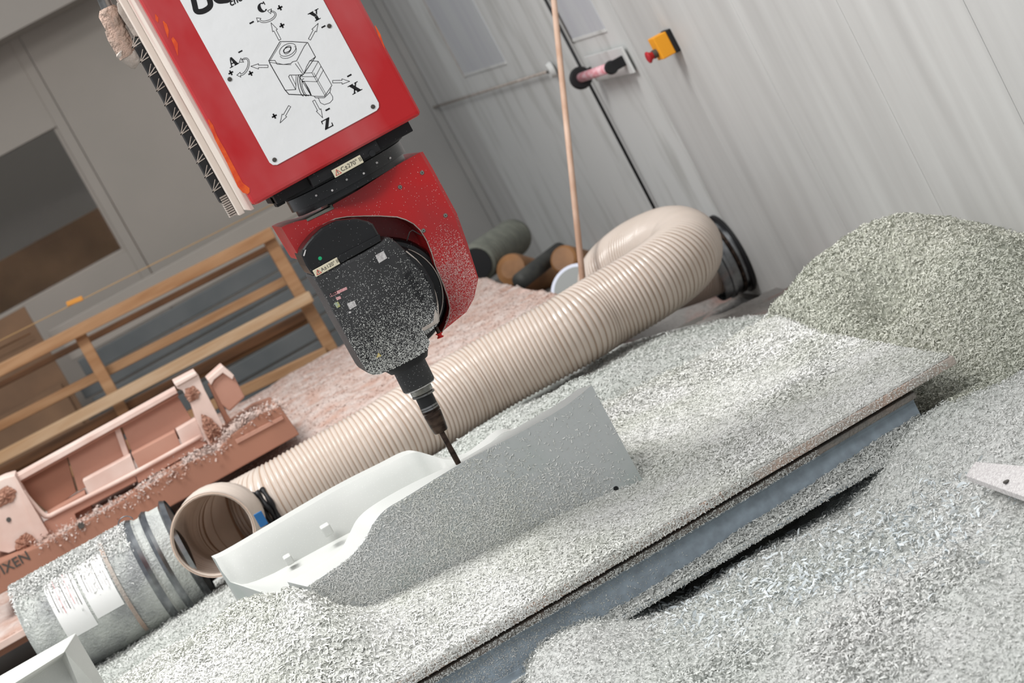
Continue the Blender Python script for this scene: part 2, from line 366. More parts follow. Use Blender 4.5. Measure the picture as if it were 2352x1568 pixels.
# sliding door in the right wall
dr = S(box('door_1', (XW-.0008, 7.625, .03), (XW+.011, 11.248, 3.5), M_DOOR, bev=0))
def wall_rect(name, y0, y1, z0, z1, x, th, m, parent, bev=.001, **k): return box(name, (x, y0, z0), (x+th, y1, z1), m, parent, bev, 1, **k)
for (yy0, yy1, z0) in ((9.75, 10.82, 1.14), (7.85, 8.385, 1.146)):
    wall_rect('pane', yy0, yy1, z0, 2.9, XW-.004, .003, M_GLAZE, dr)
    wall_rect('moulding', yy1, yy1+.018, z0-.018, 2.92, XW-.006, .005, M_INKG if yy0 < 9 else M_DUSTY, dr)
    wall_rect('moulding', yy0, yy1, z0-.014, z0, XW-.006, .005, M_DOOR, dr)
wb = S(box('wall_back', (-3.2, YB+.03, 0), (.118-1.25, YB+.15, 3.6), M_SEAM, bev=0))
# back wall panels (sandwich panels with seams) around the window opening
wx0, wx1, wz0, wz1 = -1.2, .119, 1.137, 1.896
def bpan(x0, x1, z0, z1, m=M_WALLB): box('panel', (x0, YB, z0), (x1, YB+.12, z1), m, wb, bev=.0025, seg=1)
bpan(wx1, .176, 0, 3.4); bpan(-1.0, wx1, 0, wz0); bpan(-1.0, wx1, wz1, 3.4); bpan(.180, 1.12, 0, 3.4)
bpan(1.124, 2.0, 0, 3.4, M_WALLB2); bpan(-2.2, -1.204, 0, 3.4); bpan(-1.2, -1.003, 0, wz0); bpan(-1.2, -1.003, wz1, 3.4)
win = S(box('window_1', (wx0, YB+.02, wz0), (wx0+.03, YB+.10, wz1), M_WALLB, bev=.002))
box('frame', (wx1-.02, YB+.02, wz0), (wx1, YB+.10, wz1), M_WALLB, win, bev=.002)
box('sill', (wx0+.03, YB+.02, wz0), (wx1-.02, YB+.10, wz0+.02), M_WALLB, win, bev=.002)
box('pane', (wx0+.03, YB+.05, wz0+.02), (wx1-.02, YB+.056, wz1), M_GLASS, win, bev=0)
t = thing('plywood_stack', 'brown plywood boards stacked in the room behind the window', 'boards', (-.9, 13.0, 0))
for k in range(3): box('board', (-2.2, 13.0+.03*k, 0), (.6-.2*k, 13.02+.03*k, 1.36+.02*k), M_PLY, t)
S(box('wall_room', (-3.2, 13.7, 0), (1.4, 13.8, 2.6), M_BEAMP, bev=0))
p = PY(0, 85, 11.7); p2 = PY(175, 0, 11.7)
S(box('trim_1', (-3.2, 11.55, p2[2]-.01), (.75, 11.95, 3.0), M_BEAMP, bev=.004))
S(box('trim_2', (1.955, YB-.05, 0), (XW-.001, YB-.001, 3.4), M_WALLB2, bev=.006))

# ================================================================== DOOR HARDWARE, CABLE, E-STOP
a0 = PX(985, 250, XW-.03); a1 = PX(1262, 163, XW-.03)
t = thing('latch_rod', 'thin horizontal rod with round end bracket across the sliding door', 'rod', a1)
tube('rod', [a0, a1], .006, M_DUSTY, t, 8)
lathe('bracket', (XW-.036, a1[1], a1[2]), (XW-.0145, a1[1], a1[2]), [(0, .03), (.7, .034), (1, .036)], M_DOOR, t, 20)
lathe('bolt', (XW-.044, a1[1]-.002, a1[2]), (XW-.036, a1[1]-.002, a1[2]), [(0, .006), (1, .008)], M_INKG, t, 10)
c0 = PX(1246, -9, XW-.024); c1 = PX(1512, 500, XW-.024); ym = (c0[1]+c1[1])/2
obj_c = tube('cable', [(XW-.0205, ym, c0[2]+.2), (XW-.0205, ym, c1[2]-.1)], .0065, M_RUBB, None, 8, label='black vertical cable running down the pale door beside the wooden pole', cat='cable')
# handle
h0 = PX(1338, 168, XW-.06); h1 = PX(1412, 150, XW-.06)
t = thing('door_handle', 'pink and white tubular door handle between black end brackets', 'handle', ((XW-.04), (h0[1]+h1[1])/2, h0[2]-.03))
wall_rect('back_plate', h1[1]-.05, h0[1]+.02, h0[2]-.055, h0[2]+.05, XW-.022, .008, M_DOOR, t)
tube('grip', [(XW-.075, h0[1], h0[2]-.012), (XW-.075, h1[1], h1[2]-.0)], .019, M_GRIP, t, 20)
for yy, zz, rr in ((h0[1], h0[2]-.012, .045), (h1[1], h1[2], .026)):
    lathe('bracket', (XW-.075, yy+.014, zz-.002), (XW-.075, yy-.012, zz), [(0, rr*.85), (.3, rr), (.7, rr), (1, rr*.85)], M_RUBB, t, 24)
    box('bracket_foot', (XW-.075, yy-.012, zz-.02), (XW-.015, yy+.012, zz+.02), M_RUBB, t, bev=.004)
# emergency stop
e = PX(1545, 92, XW); ez = e[2]; ey = e[1]
t = thing('emergency_stop', 'orange emergency stop box with red mushroom button on the pale wall', 'switch', (XW-.04, ey, ez-.04))
box('base', (XW-.018, ey-.038, ez-.042), (XW, ey+.038, ez+.042), M_RUBB, t, bev=.005)
box('housing', (XW-.068, ey-.036, ez-.04), (XW-.018, ey+.036, ez+.04), M_EORANGE, t, bev=.004)
lathe('collar', (XW-.068, ey, ez-.012), (XW-.084, ey, ez-.012), [(0, .015), (1, .015)], M_INKG, t, 16)
lathe('button', (XW-.082, ey, ez-.012), (XW-.108, ey, ez-.012), [(0, .012), (.4, .014), (.7, .021), (.9, .02), (1, .014)], M_ERED, t, 20)
# broom pole
b0 = PY(1338, 640, 7.0); b1 = PY(1272, 0, 7.5); dd = b1-b0
t = tube('broom_pole', [b0-dd*.06, b0+dd*1.25], .0105, M_BROOM, None, 14, label='long pale wooden pole leaning upright in front of the door', cat='pole')

# ================================================================== BACK CORNER CLUTTER
q0 = PY(1095, 605, 9.3); q1 = PY(1180, 545, 9.8)
t = thing('ribbed_hose', 'grey-green ribbed hose end lying behind the red arm at the corner', 'hose', (q0[0], 9.4, q0[2]-.1))
P, L = resample(np.array([q0, q1]), .008); i = np.arange(len(P))
tube('hose', P, .085+.004*np.cos(i*1.2), M_GREYH, t, 24)
lathe('mouth', q0+(q0-q1)*.02, q0-(q0-q1)*.1, [(0, .07), (1, .07)], M_RUBB, t, 24)
q0 = PY(1170, 618, 9.2); q1 = PY(1260, 640, 9.5)
t = lathe('brown_bucket', q0, q1, [(0, .04), (.03, .068), (.1, .074), (1, .07)], M_CAP, None, 28, label='rounded brown plastic tub lying left of the dark tube', cat='tub')
q0 = PY(1195, 645, 8.8); q1 = PY(1285, 575, 9.2)
t = tube('dark_tube', [q0, q1], .036, M_DARKT, None, 20, label='dark grey tube slanting up between two brown tubs', cat='tube')
q0 = PY(1293, 595, 8.9); q1 = PY(1345, 615, 9.1)
t = lathe('brown_bucket', q0, q1, [(0, .05), (.03, .06), (.1, .064), (1, .075)], M_CAP, None, 28, label='small olive brown tub right behind the wooden pole foot', cat='tub')
q0 = PY(1325, 665, 7.9); d = Vector((-.35, -.75, .62)).normalized()
t = thing('round_canister', 'grey round canister with pale blue rim beneath the wooden pole', 'canister', q0)
lathe('body', q0, Vector([float(v) for v in q0])-d*.25, [(0, .09), (1, .085)], M_DARKT, t, 36)
lathe('rim', q0, Vector([float(v) for v in q0])+d*.018, [(0, .098), (.5, .102), (1, .098)], M_LID, t, 36)
lathe('lid', Vector([float(v) for v in q0])+d*.018, Vector([float(v) for v in q0])+d*.021, [(0, .085), (1, .083)], M_LIDG, t, 36)

# ================================================================== TIMBER RACK, BOARDS, ROPE
def beam(name, p0, p1, wpx, Y, dep, m, parent, **k):
    a = PY(*p0, Y); b = PY(*p1, Y); w = wpx/5000*Y; d = Vector((b[0]-a[0], b[2]-a[2])).normalized(); n = Vector((-d.y, d.x))*w/2
    pts = [(a[0]+n.x, a[2]+n.y), (a[0]-n.x, a[2]-n.y), (b[0]-n.x, b[2]-n.y), (b[0]+n.x, b[2]+n.y)]
    return prism(name, pts, Y, Y+dep, m, parent, .003, 1, **k)
t = thing('timber_rack', 'open rack of pale pine rails and posts behind the pink moulds', 'rack', (.0, 9.5, 0))
beam('post', (617, 547), (800, 868), 29, 9.45, .045, M_WOOD, t)
beam('post', (178, 760), (335, 1040), 27, 9.45, .045, M_WOOD, t)
beam('rail', (-90, 896), (628, 533), 27, 9.40, .045, M_WOOD, t)
beam('rail', (-90, 930), (624, 566), 14, 9.60, .04, M_WOODD, t)
beam('rail', (-90, 1024), (656, 645), 21, 9.56, .04, M_WOOD, t)
beam('rail', (-60, 1083), (716, 680), 26, 9.35, .045, M_WOODL, t)
beam('rail', (-60, 1118), (705, 722), 22, 9.56, .04, M_WOODD, t)
beam('rail', (-60, 1134), (708, 737), 11, 9.60, .04, M_WOOD, t)
beam('rail', (60, 1133), (752, 808), 24, 9.40, .045, M_WOOD, t)
beam('rail', (-60, 1150), (290, 985), 18, 9.6, .04, M_WOODD, t)
# grey long boards leaning on the back wall
t = thing('cladding_boards', 'stack of long grey boards standing behind the timber rack', 'boards', (.4, 11.4, 0))
xa = PY(80, 712, 11.4)[0]; xb = PY(760, 560, 11.4)[0]; zt = PY(640, 470, 11.4)[2]
z = zt
for k in range(11):
    hgt = .095; box('board', (xa+.03*((k*7) % 3), 11.4-.022*k, z-hgt+.004), (.98, 11.43-.022*k, z), M_GREYB if k > 1 else M_WALLB, t, bev=.006, seg=2); z -= hgt+.006
t = thing('board_stack', 'brown wooden panels standing at the left behind the rack', 'panel', (-.9, 10.9, 0))
e0 = PY(55, 705, 10.9); e1 = PY(150, 900, 10.9)
box('panel', (-2.2, 10.9, 0), (e1[0], 10.93, e1[2]+.05), M_PLY, t); box('panel', (-2.2, 10.95, 0), (e0[0], 10.98, e0[2]), M_PLY, t)
beam('batten', (-60, 830), (70, 765), 4, 10.88, .01, M_WOODD, t)
r0 = PY(-60, 812, 9.2); r1 = PY(640, 462, 9.2)
t = thing('rope', 'thin rope stretched above the rack with a small orange tag', 'rope', r0)
tube('line', [r0, r1], .0022, M_ROPE, t, 6)
beam('tag', (153, 699), (190, 684), 11, 9.19, .012, M_TAGO, t)

# ================================================================== SECOND TABLE WITH PINK TOOLING BOARD
T2Z = .45
t = thing('rear_table', 'low rear table with board edge under pink dust', 'table', (.0, 7.8, 0))
box('table_top', (-2.2, 6.80, T2Z-.03), (1.285, 9.15, T2Z-.008), M_PINKL, t)
box('lower_board', (-2.2, 6.84, T2Z-.055), (1.27, 9.1, T2Z-.036), M_PINKD, t)
for x in (-1.9, -.2, 1.1): box('leg', (x, 7.2, 0), (x+.12, 8.9, T2Z-.055), M_BEAM, t)
dust = TPS([tuple(PZ(1110, 640, T2Z)[:2])+(T2Z,), (1.28, 6.85, T2Z-.006), (.3, 6.85, T2Z-.004), (-1.4, 6.85, T2Z), (.3, 9.1, T2Z+.0), (-1.5, 9.1, T2Z), (.7, 7.6, T2Z+.05), (.4, 7.4, T2Z+.05),
            (.8, 8.4, T2Z+.03), (0, 7.4, T2Z+.03), (1.27, 7.8, T2Z-.004), (.9, 9.0, T2Z), (.35, 8.2, T2Z+.05)])
hd = lambda x, y: np.maximum(dust(x, y), T2Z-.006)+fbm(x, y, 7, .016, 3)+fbm(x, y, 50, .004, 9)
pdust = field('pink_dust', hd, -1.6, 1.283, 6.81, 9.12, .016, M_PINKF, None, T2Z-.008, kind='stuff', label='pink milling dust covering the rear table top', cat='dust')
Pp, Np = heap_points(hd, -.6, 1.28, 6.82, 9.1, 34000, rng); V, Q = chips_geo(Pp, Np, .0065, rng, wid=.7, flat=.5, seg=1)
fast_mesh('loose_crumbs', V, Q, M_PINKF, pdust, kind='stuff')
YM = 7.12
t = thing('pink_mould', 'pink tooling-board mould with two posts, rails and crumbly base', 'mould', (-.35, YM, T2Z))
pprism('base_block', [(-20, 1300), (85, 1256), (200, 1195), (300, 1140), (410, 1072), (500, 1034), (530, 1000), (600, 950), (644, 934), (688, 997), (520, 1092), (300, 1214), (-20, 1375)], YM-.12, YM-.12, YM+.25, M_PINKD, t, bev=.004)
pprism('ledge', [(540, 1010), (648, 955), (652, 962), (545, 1019)], YM-.125, YM-.125, YM-.11, M_PINK, t, bev=.001)
bd = [((28, 1106), (150, 1040), (175, 1130), (112, 1178)), ((153, 1038), (272, 973), (308, 1062), (180, 1128)), ((276, 970), (402, 901), (455, 985), (312, 1060))]
for i, q in enumerate(bd): pprism('board', q, YM+.1, YM+.1, YM+.15, M_PINK if i else M_PINKD, t, bev=.002)
pprism('top_strip', [(20, 1104), (404, 893), (408, 902), (26, 1116)], YM+.05, YM+.05, YM+.16, M_PINKL, t, bev=.002)
pprism('top_strip', [(24, 1113), (408, 903), (411, 908), (27, 1121)], YM+.07, YM+.07, YM+.10, M_PINK, t, bev=.002)
for q in (((262, 985), (274, 979), (300, 1052), (288, 1059)),): pprism('rib', q, YM+.09, YM+.09, YM+.12, M_PINKL, t, bev=.002)
pprism('step_block', [(108, 1180), (195, 1130), (215, 1175), (130, 1225)], YM+.03, YM+.03, YM+.12, M_PINK, t, bev=.003)
pprism('step_block', [(190, 1105), (300, 1045), (318, 1092), (212, 1150)], YM+.03, YM+.03, YM+.12, M_PINKL, t, bev=.003)
pprism('step_block', [(302, 1043), (402, 990), (418, 1028), (322, 1082)], YM+.03, YM+.03, YM+.12, M_PINK, t, bev=.003)
pprism('step_block', [(405, 988), (450, 962), (470, 1010), (425, 1035)], YM+.03, YM+.03, YM+.12, M_PINKL, t, bev=.003)
pprism('low_block', [(100, 1200), (310, 1092), (315, 1105), (172, 1180), (180, 1205), (110, 1240)], YM+.0, YM+.0, YM+.03, M_PINK, t, bev=.003)
pprism('low_block', [(312, 1090), (455, 1010), (478, 1020), (440, 1040), (318, 1110)], YM+.0, YM+.0, YM+.03, M_PINK, t, bev=.003)
P = spline([PY(52, 1128, YM), PY(72, 1152, YM), PY(96, 1178, YM), PY(112, 1185, YM), PY(140, 1172, YM), PY(300, 1091, YM), PY(462, 1002, YM)], 6)
tube('rail', P, .0085, M_PINKL, t, 8)
pprism('post', [(403, 882), (448, 856), (456, 862), (470, 895), (512, 975), (508, 985), (505, 1030), (480, 1022), (455, 975), (440, 930), (419, 896), (407, 892)], YM-.03, YM-.03, YM+.1, M_PINKL, t, bev=.003)
pprism('post_cap', [(400, 881), (450, 855), (453, 861), (405, 888)], YM-.04, YM-.04, YM+.12, M_PINKL, t, bev=.002)
pprism('knob_block', [(484, 880), (515, 847), (540, 868), (563, 912), (528, 945), (510, 930)], YM+.0, YM+.0, YM+.1, M_PINK, t, bev=.006)
pprism('knob_cap', [(476, 872), (512, 840), (538, 862), (534, 872), (512, 856), (492, 872), (485, 885)], YM-.01, YM-.01, YM+.12, M_PINKL, t, bev=.003)
pprism('knob_side', [(479, 884), (488, 878), (522, 950), (532, 965), (520, 975)], YM+.005, YM+.005, YM+.06, M_PINKD, t, bev=.003)
pprism('post', [(-20, 1112), (10, 1098), (34, 1091), (108, 1226), (86, 1244), (60, 1254), (20, 1270), (-20, 1262)], YM-.03, YM-.03, YM+.1, M_PINKL, t, bev=.003)
pprism('fin', [(34, 1091), (50, 1120), (112, 1224), (88, 1244)], YM-.04, YM-.04, YM-.03, M_PINKL, t, bev=.001)
def crumb(name, px, Y, parent, amp=.012, m=M_PINKR):
    pts = [PY(x, y, Y) for x, y in px]; c = np.mean(pts, axis=0); V = [tuple(c+np.array([0, -amp*1.6, 0]))]; Fc = []; n = 36; P = np.array(pts+[pts[0]]); P, _ = resample(P, .0001+np.linalg.norm(np.diff(P, axis=0), axis=1).sum()/n)
    P = P[:-1]; n = len(P)
    for r_ in (.35, .7, 1.0):
        for p_ in P:
            q = c+(p_-c)*(r_*rng.uniform(.93, 1.07)); V.append((q[0], q[1]-(amp*(1.5-1.3*r_)+rng.uniform(-.4, .4)*amp*(r_ < 1)), q[2]))
    for k in range(n): Fc.append([0, 1+k, 1+(k+1) % n])
    for j in range(2):
        for k in range(n): Fc.append([1+j*n+k, 1+(j+1)*n+k, 1+(j+1)*n+(k+1) % n, 1+j*n+(k+1) % n])
    return obj(name, V, Fc, m, parent)
crumb('chipped_patch', [(425, 893), (445, 885), (460, 900), (455, 915), (435, 925), (424, 908)], YM-.032, t, .006)
crumb('chipped_patch', [(462, 950), (485, 960), (508, 985), (512, 1010), (495, 1032), (478, 1010), (465, 980)], YM-.036, t, .012)
crumb('chipped_patch', [(-12, 1130), (18, 1115), (38, 1125), (32, 1150), (0, 1165), (-12, 1160)], YM-.032, t, .006)
crumb('chipped_patch', [(35, 1240), (60, 1222), (82, 1235), (84, 1258), (55, 1270), (36, 1262)], YM-.036, t, .01)
lathe('bolt_hole', PY(20, 1193, YM-.032), PY(20, 1193, YM-.03), [(0, .008), (1, .008)], M_INKG, t, 12)
lathe('bolt_hole', PY(186, 1206, YM-.125), PY(186, 1206, YM-.12), [(0, .011), (1, .011)], M_INKG, t, 12)
# ridge of crumbs along the base's upper edge
ridge = [(95, 1256), (150, 1228), (205, 1200), (262, 1166), (310, 1150), (352, 1112), (410, 1085), (450, 1052), (498, 1038), (540, 985), (590, 955), (640, 940)]
P = spline([PY(x, y-2, YM-.1) for x, y in ridge], 8); i = np.arange(len(P))
V, Fc = tube_geo(P, .012+.003*np.sin(i*.9), 10); V += rng.normal(size=V.shape)*.002
rd_ = obj('crumb_ridge', V, Fc, M_PINKF, t, kind='stuff')
k_ = rng.integers(0, len(P), 7000); Pp = P[k_]+rng.normal(size=(7000, 3))*np.array([.016, .012, .012]); V, Q = chips_geo(Pp, np.tile([0, -.4, 1.], (7000, 1)), .008, rng, wid=.8, flat=.8, seg=1)
fast_mesh('loose_crumbs', V, Q, M_PINKF, rd_, kind='stuff')
p = PY(4, 1310, YM-.121); text('lettering', 'WIXEN', p[0]-.05, p[2]+.0, YM-.121, .045, M_INKG, t, bold=.0006)

# ================================================================== WORK TABLE
TX1 = 1.46; TZ = .35
t = thing('work_table', 'low machine table of layered boards on a grey steel beam', 'table', (.1, 4.9, 0))
box('top_board', (-1.4, 4.37, TZ-.022), (TX1, 5.5, TZ-.002), M_BOARD, t, bev=.003)
box('lower_board', (-1.4, 4.378, TZ-.044), (TX1-.11, 5.48, TZ-.030), M_BOARD2, t, bev=.003)
def ibeam(name, y0, y1, z0, z1, x0, x1, tf, tw, parent, lip=0):
    yc = (y0+y1)/2; pr = [(y0, z0), (y1, z0), (y1, z0+tf), (yc+tw, z0+tf), (yc+tw, z1-tf), (y1, z1-tf), (y1, z1), (y0+lip, z1), (y0+lip, z1-tf), (yc-tw, z1-tf), (yc-tw, z0+tf), (y0, z0+tf)]
    n = len(pr); V = [(x0, a, b) for a, b in pr]+[(x1, a, b) for a, b in pr]; Fc = [list(range(n)), list(range(2*n-1, n-1, -1))]+[[i, (i+1) % n, (i+1) % n+n, i+n] for i in range(n)]
    return bm_obj(name, bevel_bm(V, Fc, .002, 1), M_BEAM, parent)
ibeam('steel_beam', 4.335, 4.465, .226, TZ-.044, -1.4, 1.345, .009, .004, t, .058)
ibeam('steel_beam', 5.2, 5.345, .226, TZ-.044, -1.4, 1.345, .009, .004, t)
for x in (-1.1, -.2, 1.2): box('support', (x, 4.9, 0), (x+.1, 5.4, .226), M_BEAM, t)
# work table shavings (height from the contact lines seen against the mould and the table edge)
cp = [(x, 4.385, TZ+.002) for x in (-1.2, -.6, .1, .4, .7, 1.0, 1.25, 1.45)]
cp += [tuple(PY(x, y, 4.69)) for x, y in ((1475, 1108), (1300, 1180), (1150, 1255), (1000, 1325), (880, 1380), (760, 1400))]
cp += [tuple(PY(700, 1352, 4.66)), tuple(PY(650, 1352, 4.72)), tuple(PY(600, 1370, 4.9))]
cp += [(.9, 4.69, .375), (1.1, 4.69, .365), (1.4, 4.69, .352)]
cp += [(.85, 4.95, .40), (1.1, 5.1, .375), (1.3, 5.0, .36), (1.0, 5.4, .40), (1.25, 5.4, .385), (1.45, 5.45, .385), (1.45, 5.1, .352), (1.45, 4.7, .352)]
cp += [(.7, 5.2, .43), (.6, 5.5, .43), (.8, 5.5, .42), (.4, 5.55, .44), (.75, 4.95, .44)]
cp += [tuple(PY(553, 1396, 5.0)), tuple(PY(640, 1375, 4.82)), (-.05, 4.70, .515), (-.3, 4.7, .50), (-.5, 5.0, .47), (-.3, 5.3, .45), (0, 5.5, .42), (.2, 5.6, .42), (-.4, 5.7, .40), (-.9, 5.0, .45), (-.9, 5.6, .40), (-1.3, 5.2, .42), (.1, 5.1, .42), (.3, 5.0, .42), (.5, 4.9, .43), (-.2, 4.5, .42), (-.6, 4.55, .42), (.15, 4.5, .395), (.5, 4.5, .375), (.8, 4.5, .362), (1.1, 4.5, .358)]
tt = TPS(cp, 3e-4)
def ht(x, y):
    edge = np.clip((y-4.38)/.06, 0, 1)*np.clip((1.465-x)/.08, 0, 1)*np.clip(.25+np.abs(y-4.69)/.08, 0, 1)
    return TZ+.003+np.maximum(tt(x, y)-TZ-.003+(fbm(x, y, 8, .016, 21)+fbm(x, y, 60, .008, 33))*edge, 0)
XT1 = 1.452
ts = field('white_shavings', ht, -1.35, XT1, 4.375, 5.495, .009, M_CHWB, None, TZ-.001, kind='stuff', label='thick blanket of white plastic shavings over the work table', cat='shavings')
P, N = heap_points(ht, -1.1, XT1, 4.374, 5.5, 185000, rng, keep=lambda x, y: x > -.25-(y-4.4)*.9)
sz = .0066+.0032*np.clip(vnoise(P[:, 0], P[:, 1], 5, 5)*4+.3, 0, 1)+.0028*np.clip((4.66-P[:, 1])/.2, 0, 1)*np.clip((.7-P[:, 0])/.5, 0, 1)
V, Q = chips_geo(P, N, sz, rng); fast_mesh('loose_shavings', V, Q, M_CHW, ts, kind='stuff')
# fringe of shavings hanging on the board edges and the beam's flange
def fringe(y, z, dz, x0, x1, n, size, m, parent, name='edge_shavings'):
    P = np.stack([rng.uniform(x0, x1, n), np.full(n, y)-rng.uniform(0, .002, n), z-rng.uniform(0, dz, n)], 1); N = np.tile([0, -1., .25], (n, 1))
    V, Q = chips_geo(P, N, size, rng, flat=.5); fast_mesh(name, V, Q, m, parent, kind='stuff')
fringe(4.369, TZ+.002, .022, -.3, .95, 6500, .006, M_CHW, t); fringe(4.369, TZ+.002, .022, .95, 1.44, 1200, .004, M_CHW, t); fringe(4.376, TZ-.030, .014, -.3, 1.1, 3500, .004, M_CHG, t)
fringe(4.334, .237, .010, -.3, 1.30, 5000, .006, M_CHG, t)
V = []
n_ = 9000; x = rng.uniform(-.3, .75, n_); z = rng.uniform(.236, .305, n_); q = rng.random(n_) < np.clip((.75-x)/.5, .1, 1)
P = np.stack([x, np.full(n_, 4.3955), z], 1)[q]; V, Q = chips_geo(P, np.tile([0, -1., 0], (len(P), 1)), .0036, rng, flat=.3); fast_mesh('web_dust', V, Q, M_CHG, t, kind='stuff')
# shavings lying on the lower flange against the web
hf = lambda x, y: .236+np.clip((x-.62)*.9, 0, 1)*(.010+.034*np.clip((y-4.345)/.045, 0, 1))+fbm(x, y, 30, .006, 77)
ff = field('flange_shavings', hf, .5, 1.34, 4.337, 4.401, .006, M_CHGB, t, .2345, kind='stuff')
P, N = heap_points(hf, .55, 1.34, 4.338, 4.4, 9000, rng); V, Q = chips_geo(P, N, .0095, rng, flat=.6); fast_mesh('loose_shavings', V, Q, M_CHG, ff, kind='stuff')

# ================================================================== FLOOR HEAPS
fp = [tuple(PY(x, y, 4.2)) for x, y in ((1440, 1470), (1640, 1370), (1800, 1270), (2000, 1160))]
fp = [(a, b, c-.012) for a, b, c in fp]
fp += [(.30, 4.30, .20), (.34, 4.31, .255), (.40, 4.31, .272), (.46, 4.32, .275), (.52, 4.31, .25), (.42, 4.2, .268), (.40, 4.12, .255), (.62, 4.32, .196), (.8, 4.32, .194), (1.0, 4.32, .196), (1.15, 4.32, .205), (1.25, 4.33, .25), (1.32, 4.30, .275), (1.40, 4.35, .27)]
fp += [(.2, 4.3, .16), (0, 4.3, .13), (-.6, 4.3, .1), (-.3, 3.9, .12), (.2, 3.9, .16), (.5, 3.9, .21), (.8, 3.9, .22), (1.1, 3.9, .22), (1.4, 3.9, .24), (.7, 3.4, .2), (1.0, 3.4, .2), (1.3, 3.3, .2), (1.0, 3.0, .18), (.3, 3.3, .15), (1.5, 3.6, .22)]
fp += [(.5, 4.8, .1), (0, 4.8, .1), (1.0, 4.8, .1), (1.0, 5.3, .15), (.3, 5.3, .15), (1.40, 4.8, .2), (1.40, 5.2, .28)]
fp += [(1.55, 4.45, .24), (1.55, 4.75, .29), (1.7, 4.4, .27), (1.75, 4.1, .25), (1.9, 4.1, .28)]
fp += [tuple(PY(2040, 492, 5.25)+np.array([0, 0, -.02])), tuple(PY(2130, 515, 5.15)+np.array([0, 0, -.02])), tuple(PY(1960, 530, 5.3)+np.array([0, 0, -.02])), tuple(PY(1840, 650, 5.48)), tuple(PY(1780, 712, 5.52)), tuple(PY(2240, 540, 4.9)), tuple(PY(2345, 575, 4.8))]
fp += [tuple(PY(1900, 700, 5.2)), tuple(PY(1900, 582, 5.4)), tuple(PY(2050, 770, 5.1)), (1.5, 5.55, .365), (1.35, 5.56, .372), (1.2, 5.56, .385), (1.0, 5.56, .405), (.6, 5.57, .415), (.2, 5.65, .39), (-.3, 5.7, .37), (-.8, 5.7, .36), (-1.2, 5.8, .36), (1.53, 5.1, .37), (1.56, 4.9, .33), (1.97, 5.4, .33), (1.95, 5.0, .34),
       (1.15, 5.95, .36), (.75, 6.1, .36), (1.4, 6.05, .33), (1.6, 5.85, .27), (1.8, 6.1, .17), (1.2, 6.6, .32), (.4, 6.3, .345), (-.4, 6.2, .35), (-1.1, 6.3, .34), (1.9, 6.6, .1), (-.2, 6.7, .30), (.7, 6.7, .3)]
tf = TPS(fp, 3e-4)
def hfl(x, y):
    z = tf(x, y)+fbm(x, y, 6, .016, 41)+fbm(x, y, 60, .007, 55)
    und = np.clip((1.33-x)/.06, 0, 1)*np.clip((y-4.41)/.02, 0, 1)*np.clip((5.49-y)/.02, 0, 1)   # under the table the heap stays low
    und2 = np.clip((1.47-x)/.02, 0, 1)*np.clip((y-4.37)/.02, 0, 1)*np.clip((5.485-y)/.02, 0, 1)
    z = np.where(und > 0, np.minimum(z, .215+.1*(1-und)), z); z = np.where(und2 > 0, np.minimum(z, .29+.1*(1-und2)), z)
    return np.maximum(z, .02)
oi = lambda x, y: (x > 1.40+np.clip(y-5.4, 0, 1)*.45) & (y > 4.25+vnoise(x, y, 5, 12)*.3)
fs = field('grey_shavings', hfl, -1.35, XW-.004, 2.9, 6.72, .014, [M_CHGB, M_CHOB], None, 0.0, mfn=oi, kind='stuff', label='deep drift of grey-white shavings covering the floor around the table', cat='shavings')
K = lambda x, y: ~((x < 1.33) & (y > 4.40) & (y < 5.48)) & ~((x < -.15)) & (x/y > -.02)
P, N = heap_points(hfl, -.2, XW-.01, 2.95, 4.42, 150000, rng, keep=lambda x, y: K(x, y) & ~oi(x, y) & (x > .1) & (x < .42*y), up=.006)
sz = .0072+.0045*np.clip(vnoise(P[:, 0], P[:, 1], 5, 8)*5-.2, 0, 1)*(P[:, 1] < 4.15)
V, Q = chips_geo(P, N, sz, rng, flat=.5); fast_mesh('loose_shavings', V, Q, M_CHG, fs, kind='stuff')
P, N = heap_points(hfl, 1.3, XW-.01, 4.2, 6.2, 140000, rng, keep=oi, up=.008)
yc = rng.uniform(4.95, 5.53, 5000); zc = hfl(np.full(5000, 1.48), yc); P2 = np.stack([rng.uniform(1.445, 1.478, 5000), yc, TZ-.01+(zc-TZ+.016)*rng.random(5000)], 1); q = zc > TZ-.01
xc = rng.uniform(1.30, 1.48, 4000); zc2 = hfl(xc, np.full(4000, 5.51)); P3 = np.stack([xc, rng.uniform(5.48, 5.508, 4000), TZ-.01+(zc2-TZ+.016)*rng.random(4000)], 1); q3 = zc2 > TZ-.01
P = np.r_[P, P2[q], P3[q3]]; N = np.r_[N, np.tile([-.7, -.4, .6], (q.sum(), 1)), np.tile([-.3, -.7, .6], (q3.sum(), 1))]
V, Q = chips_geo(P, N, .0088, rng, flat=.55); fast_mesh('olive_shavings', V, Q, M_CHO, fs, kind='stuff', label='larger olive grey shavings of the tall heap by the wall')
P, N = heap_points(hfl, -.9, 1.75, 5.46, 6.5, 80000, rng, keep=lambda x, y: ~oi(x, y), up=.006)
V, Q = chips_geo(P, N, .0085, rng, flat=.5); fast_mesh('rear_shavings', V, Q, M_CHG, fs, kind='stuff')
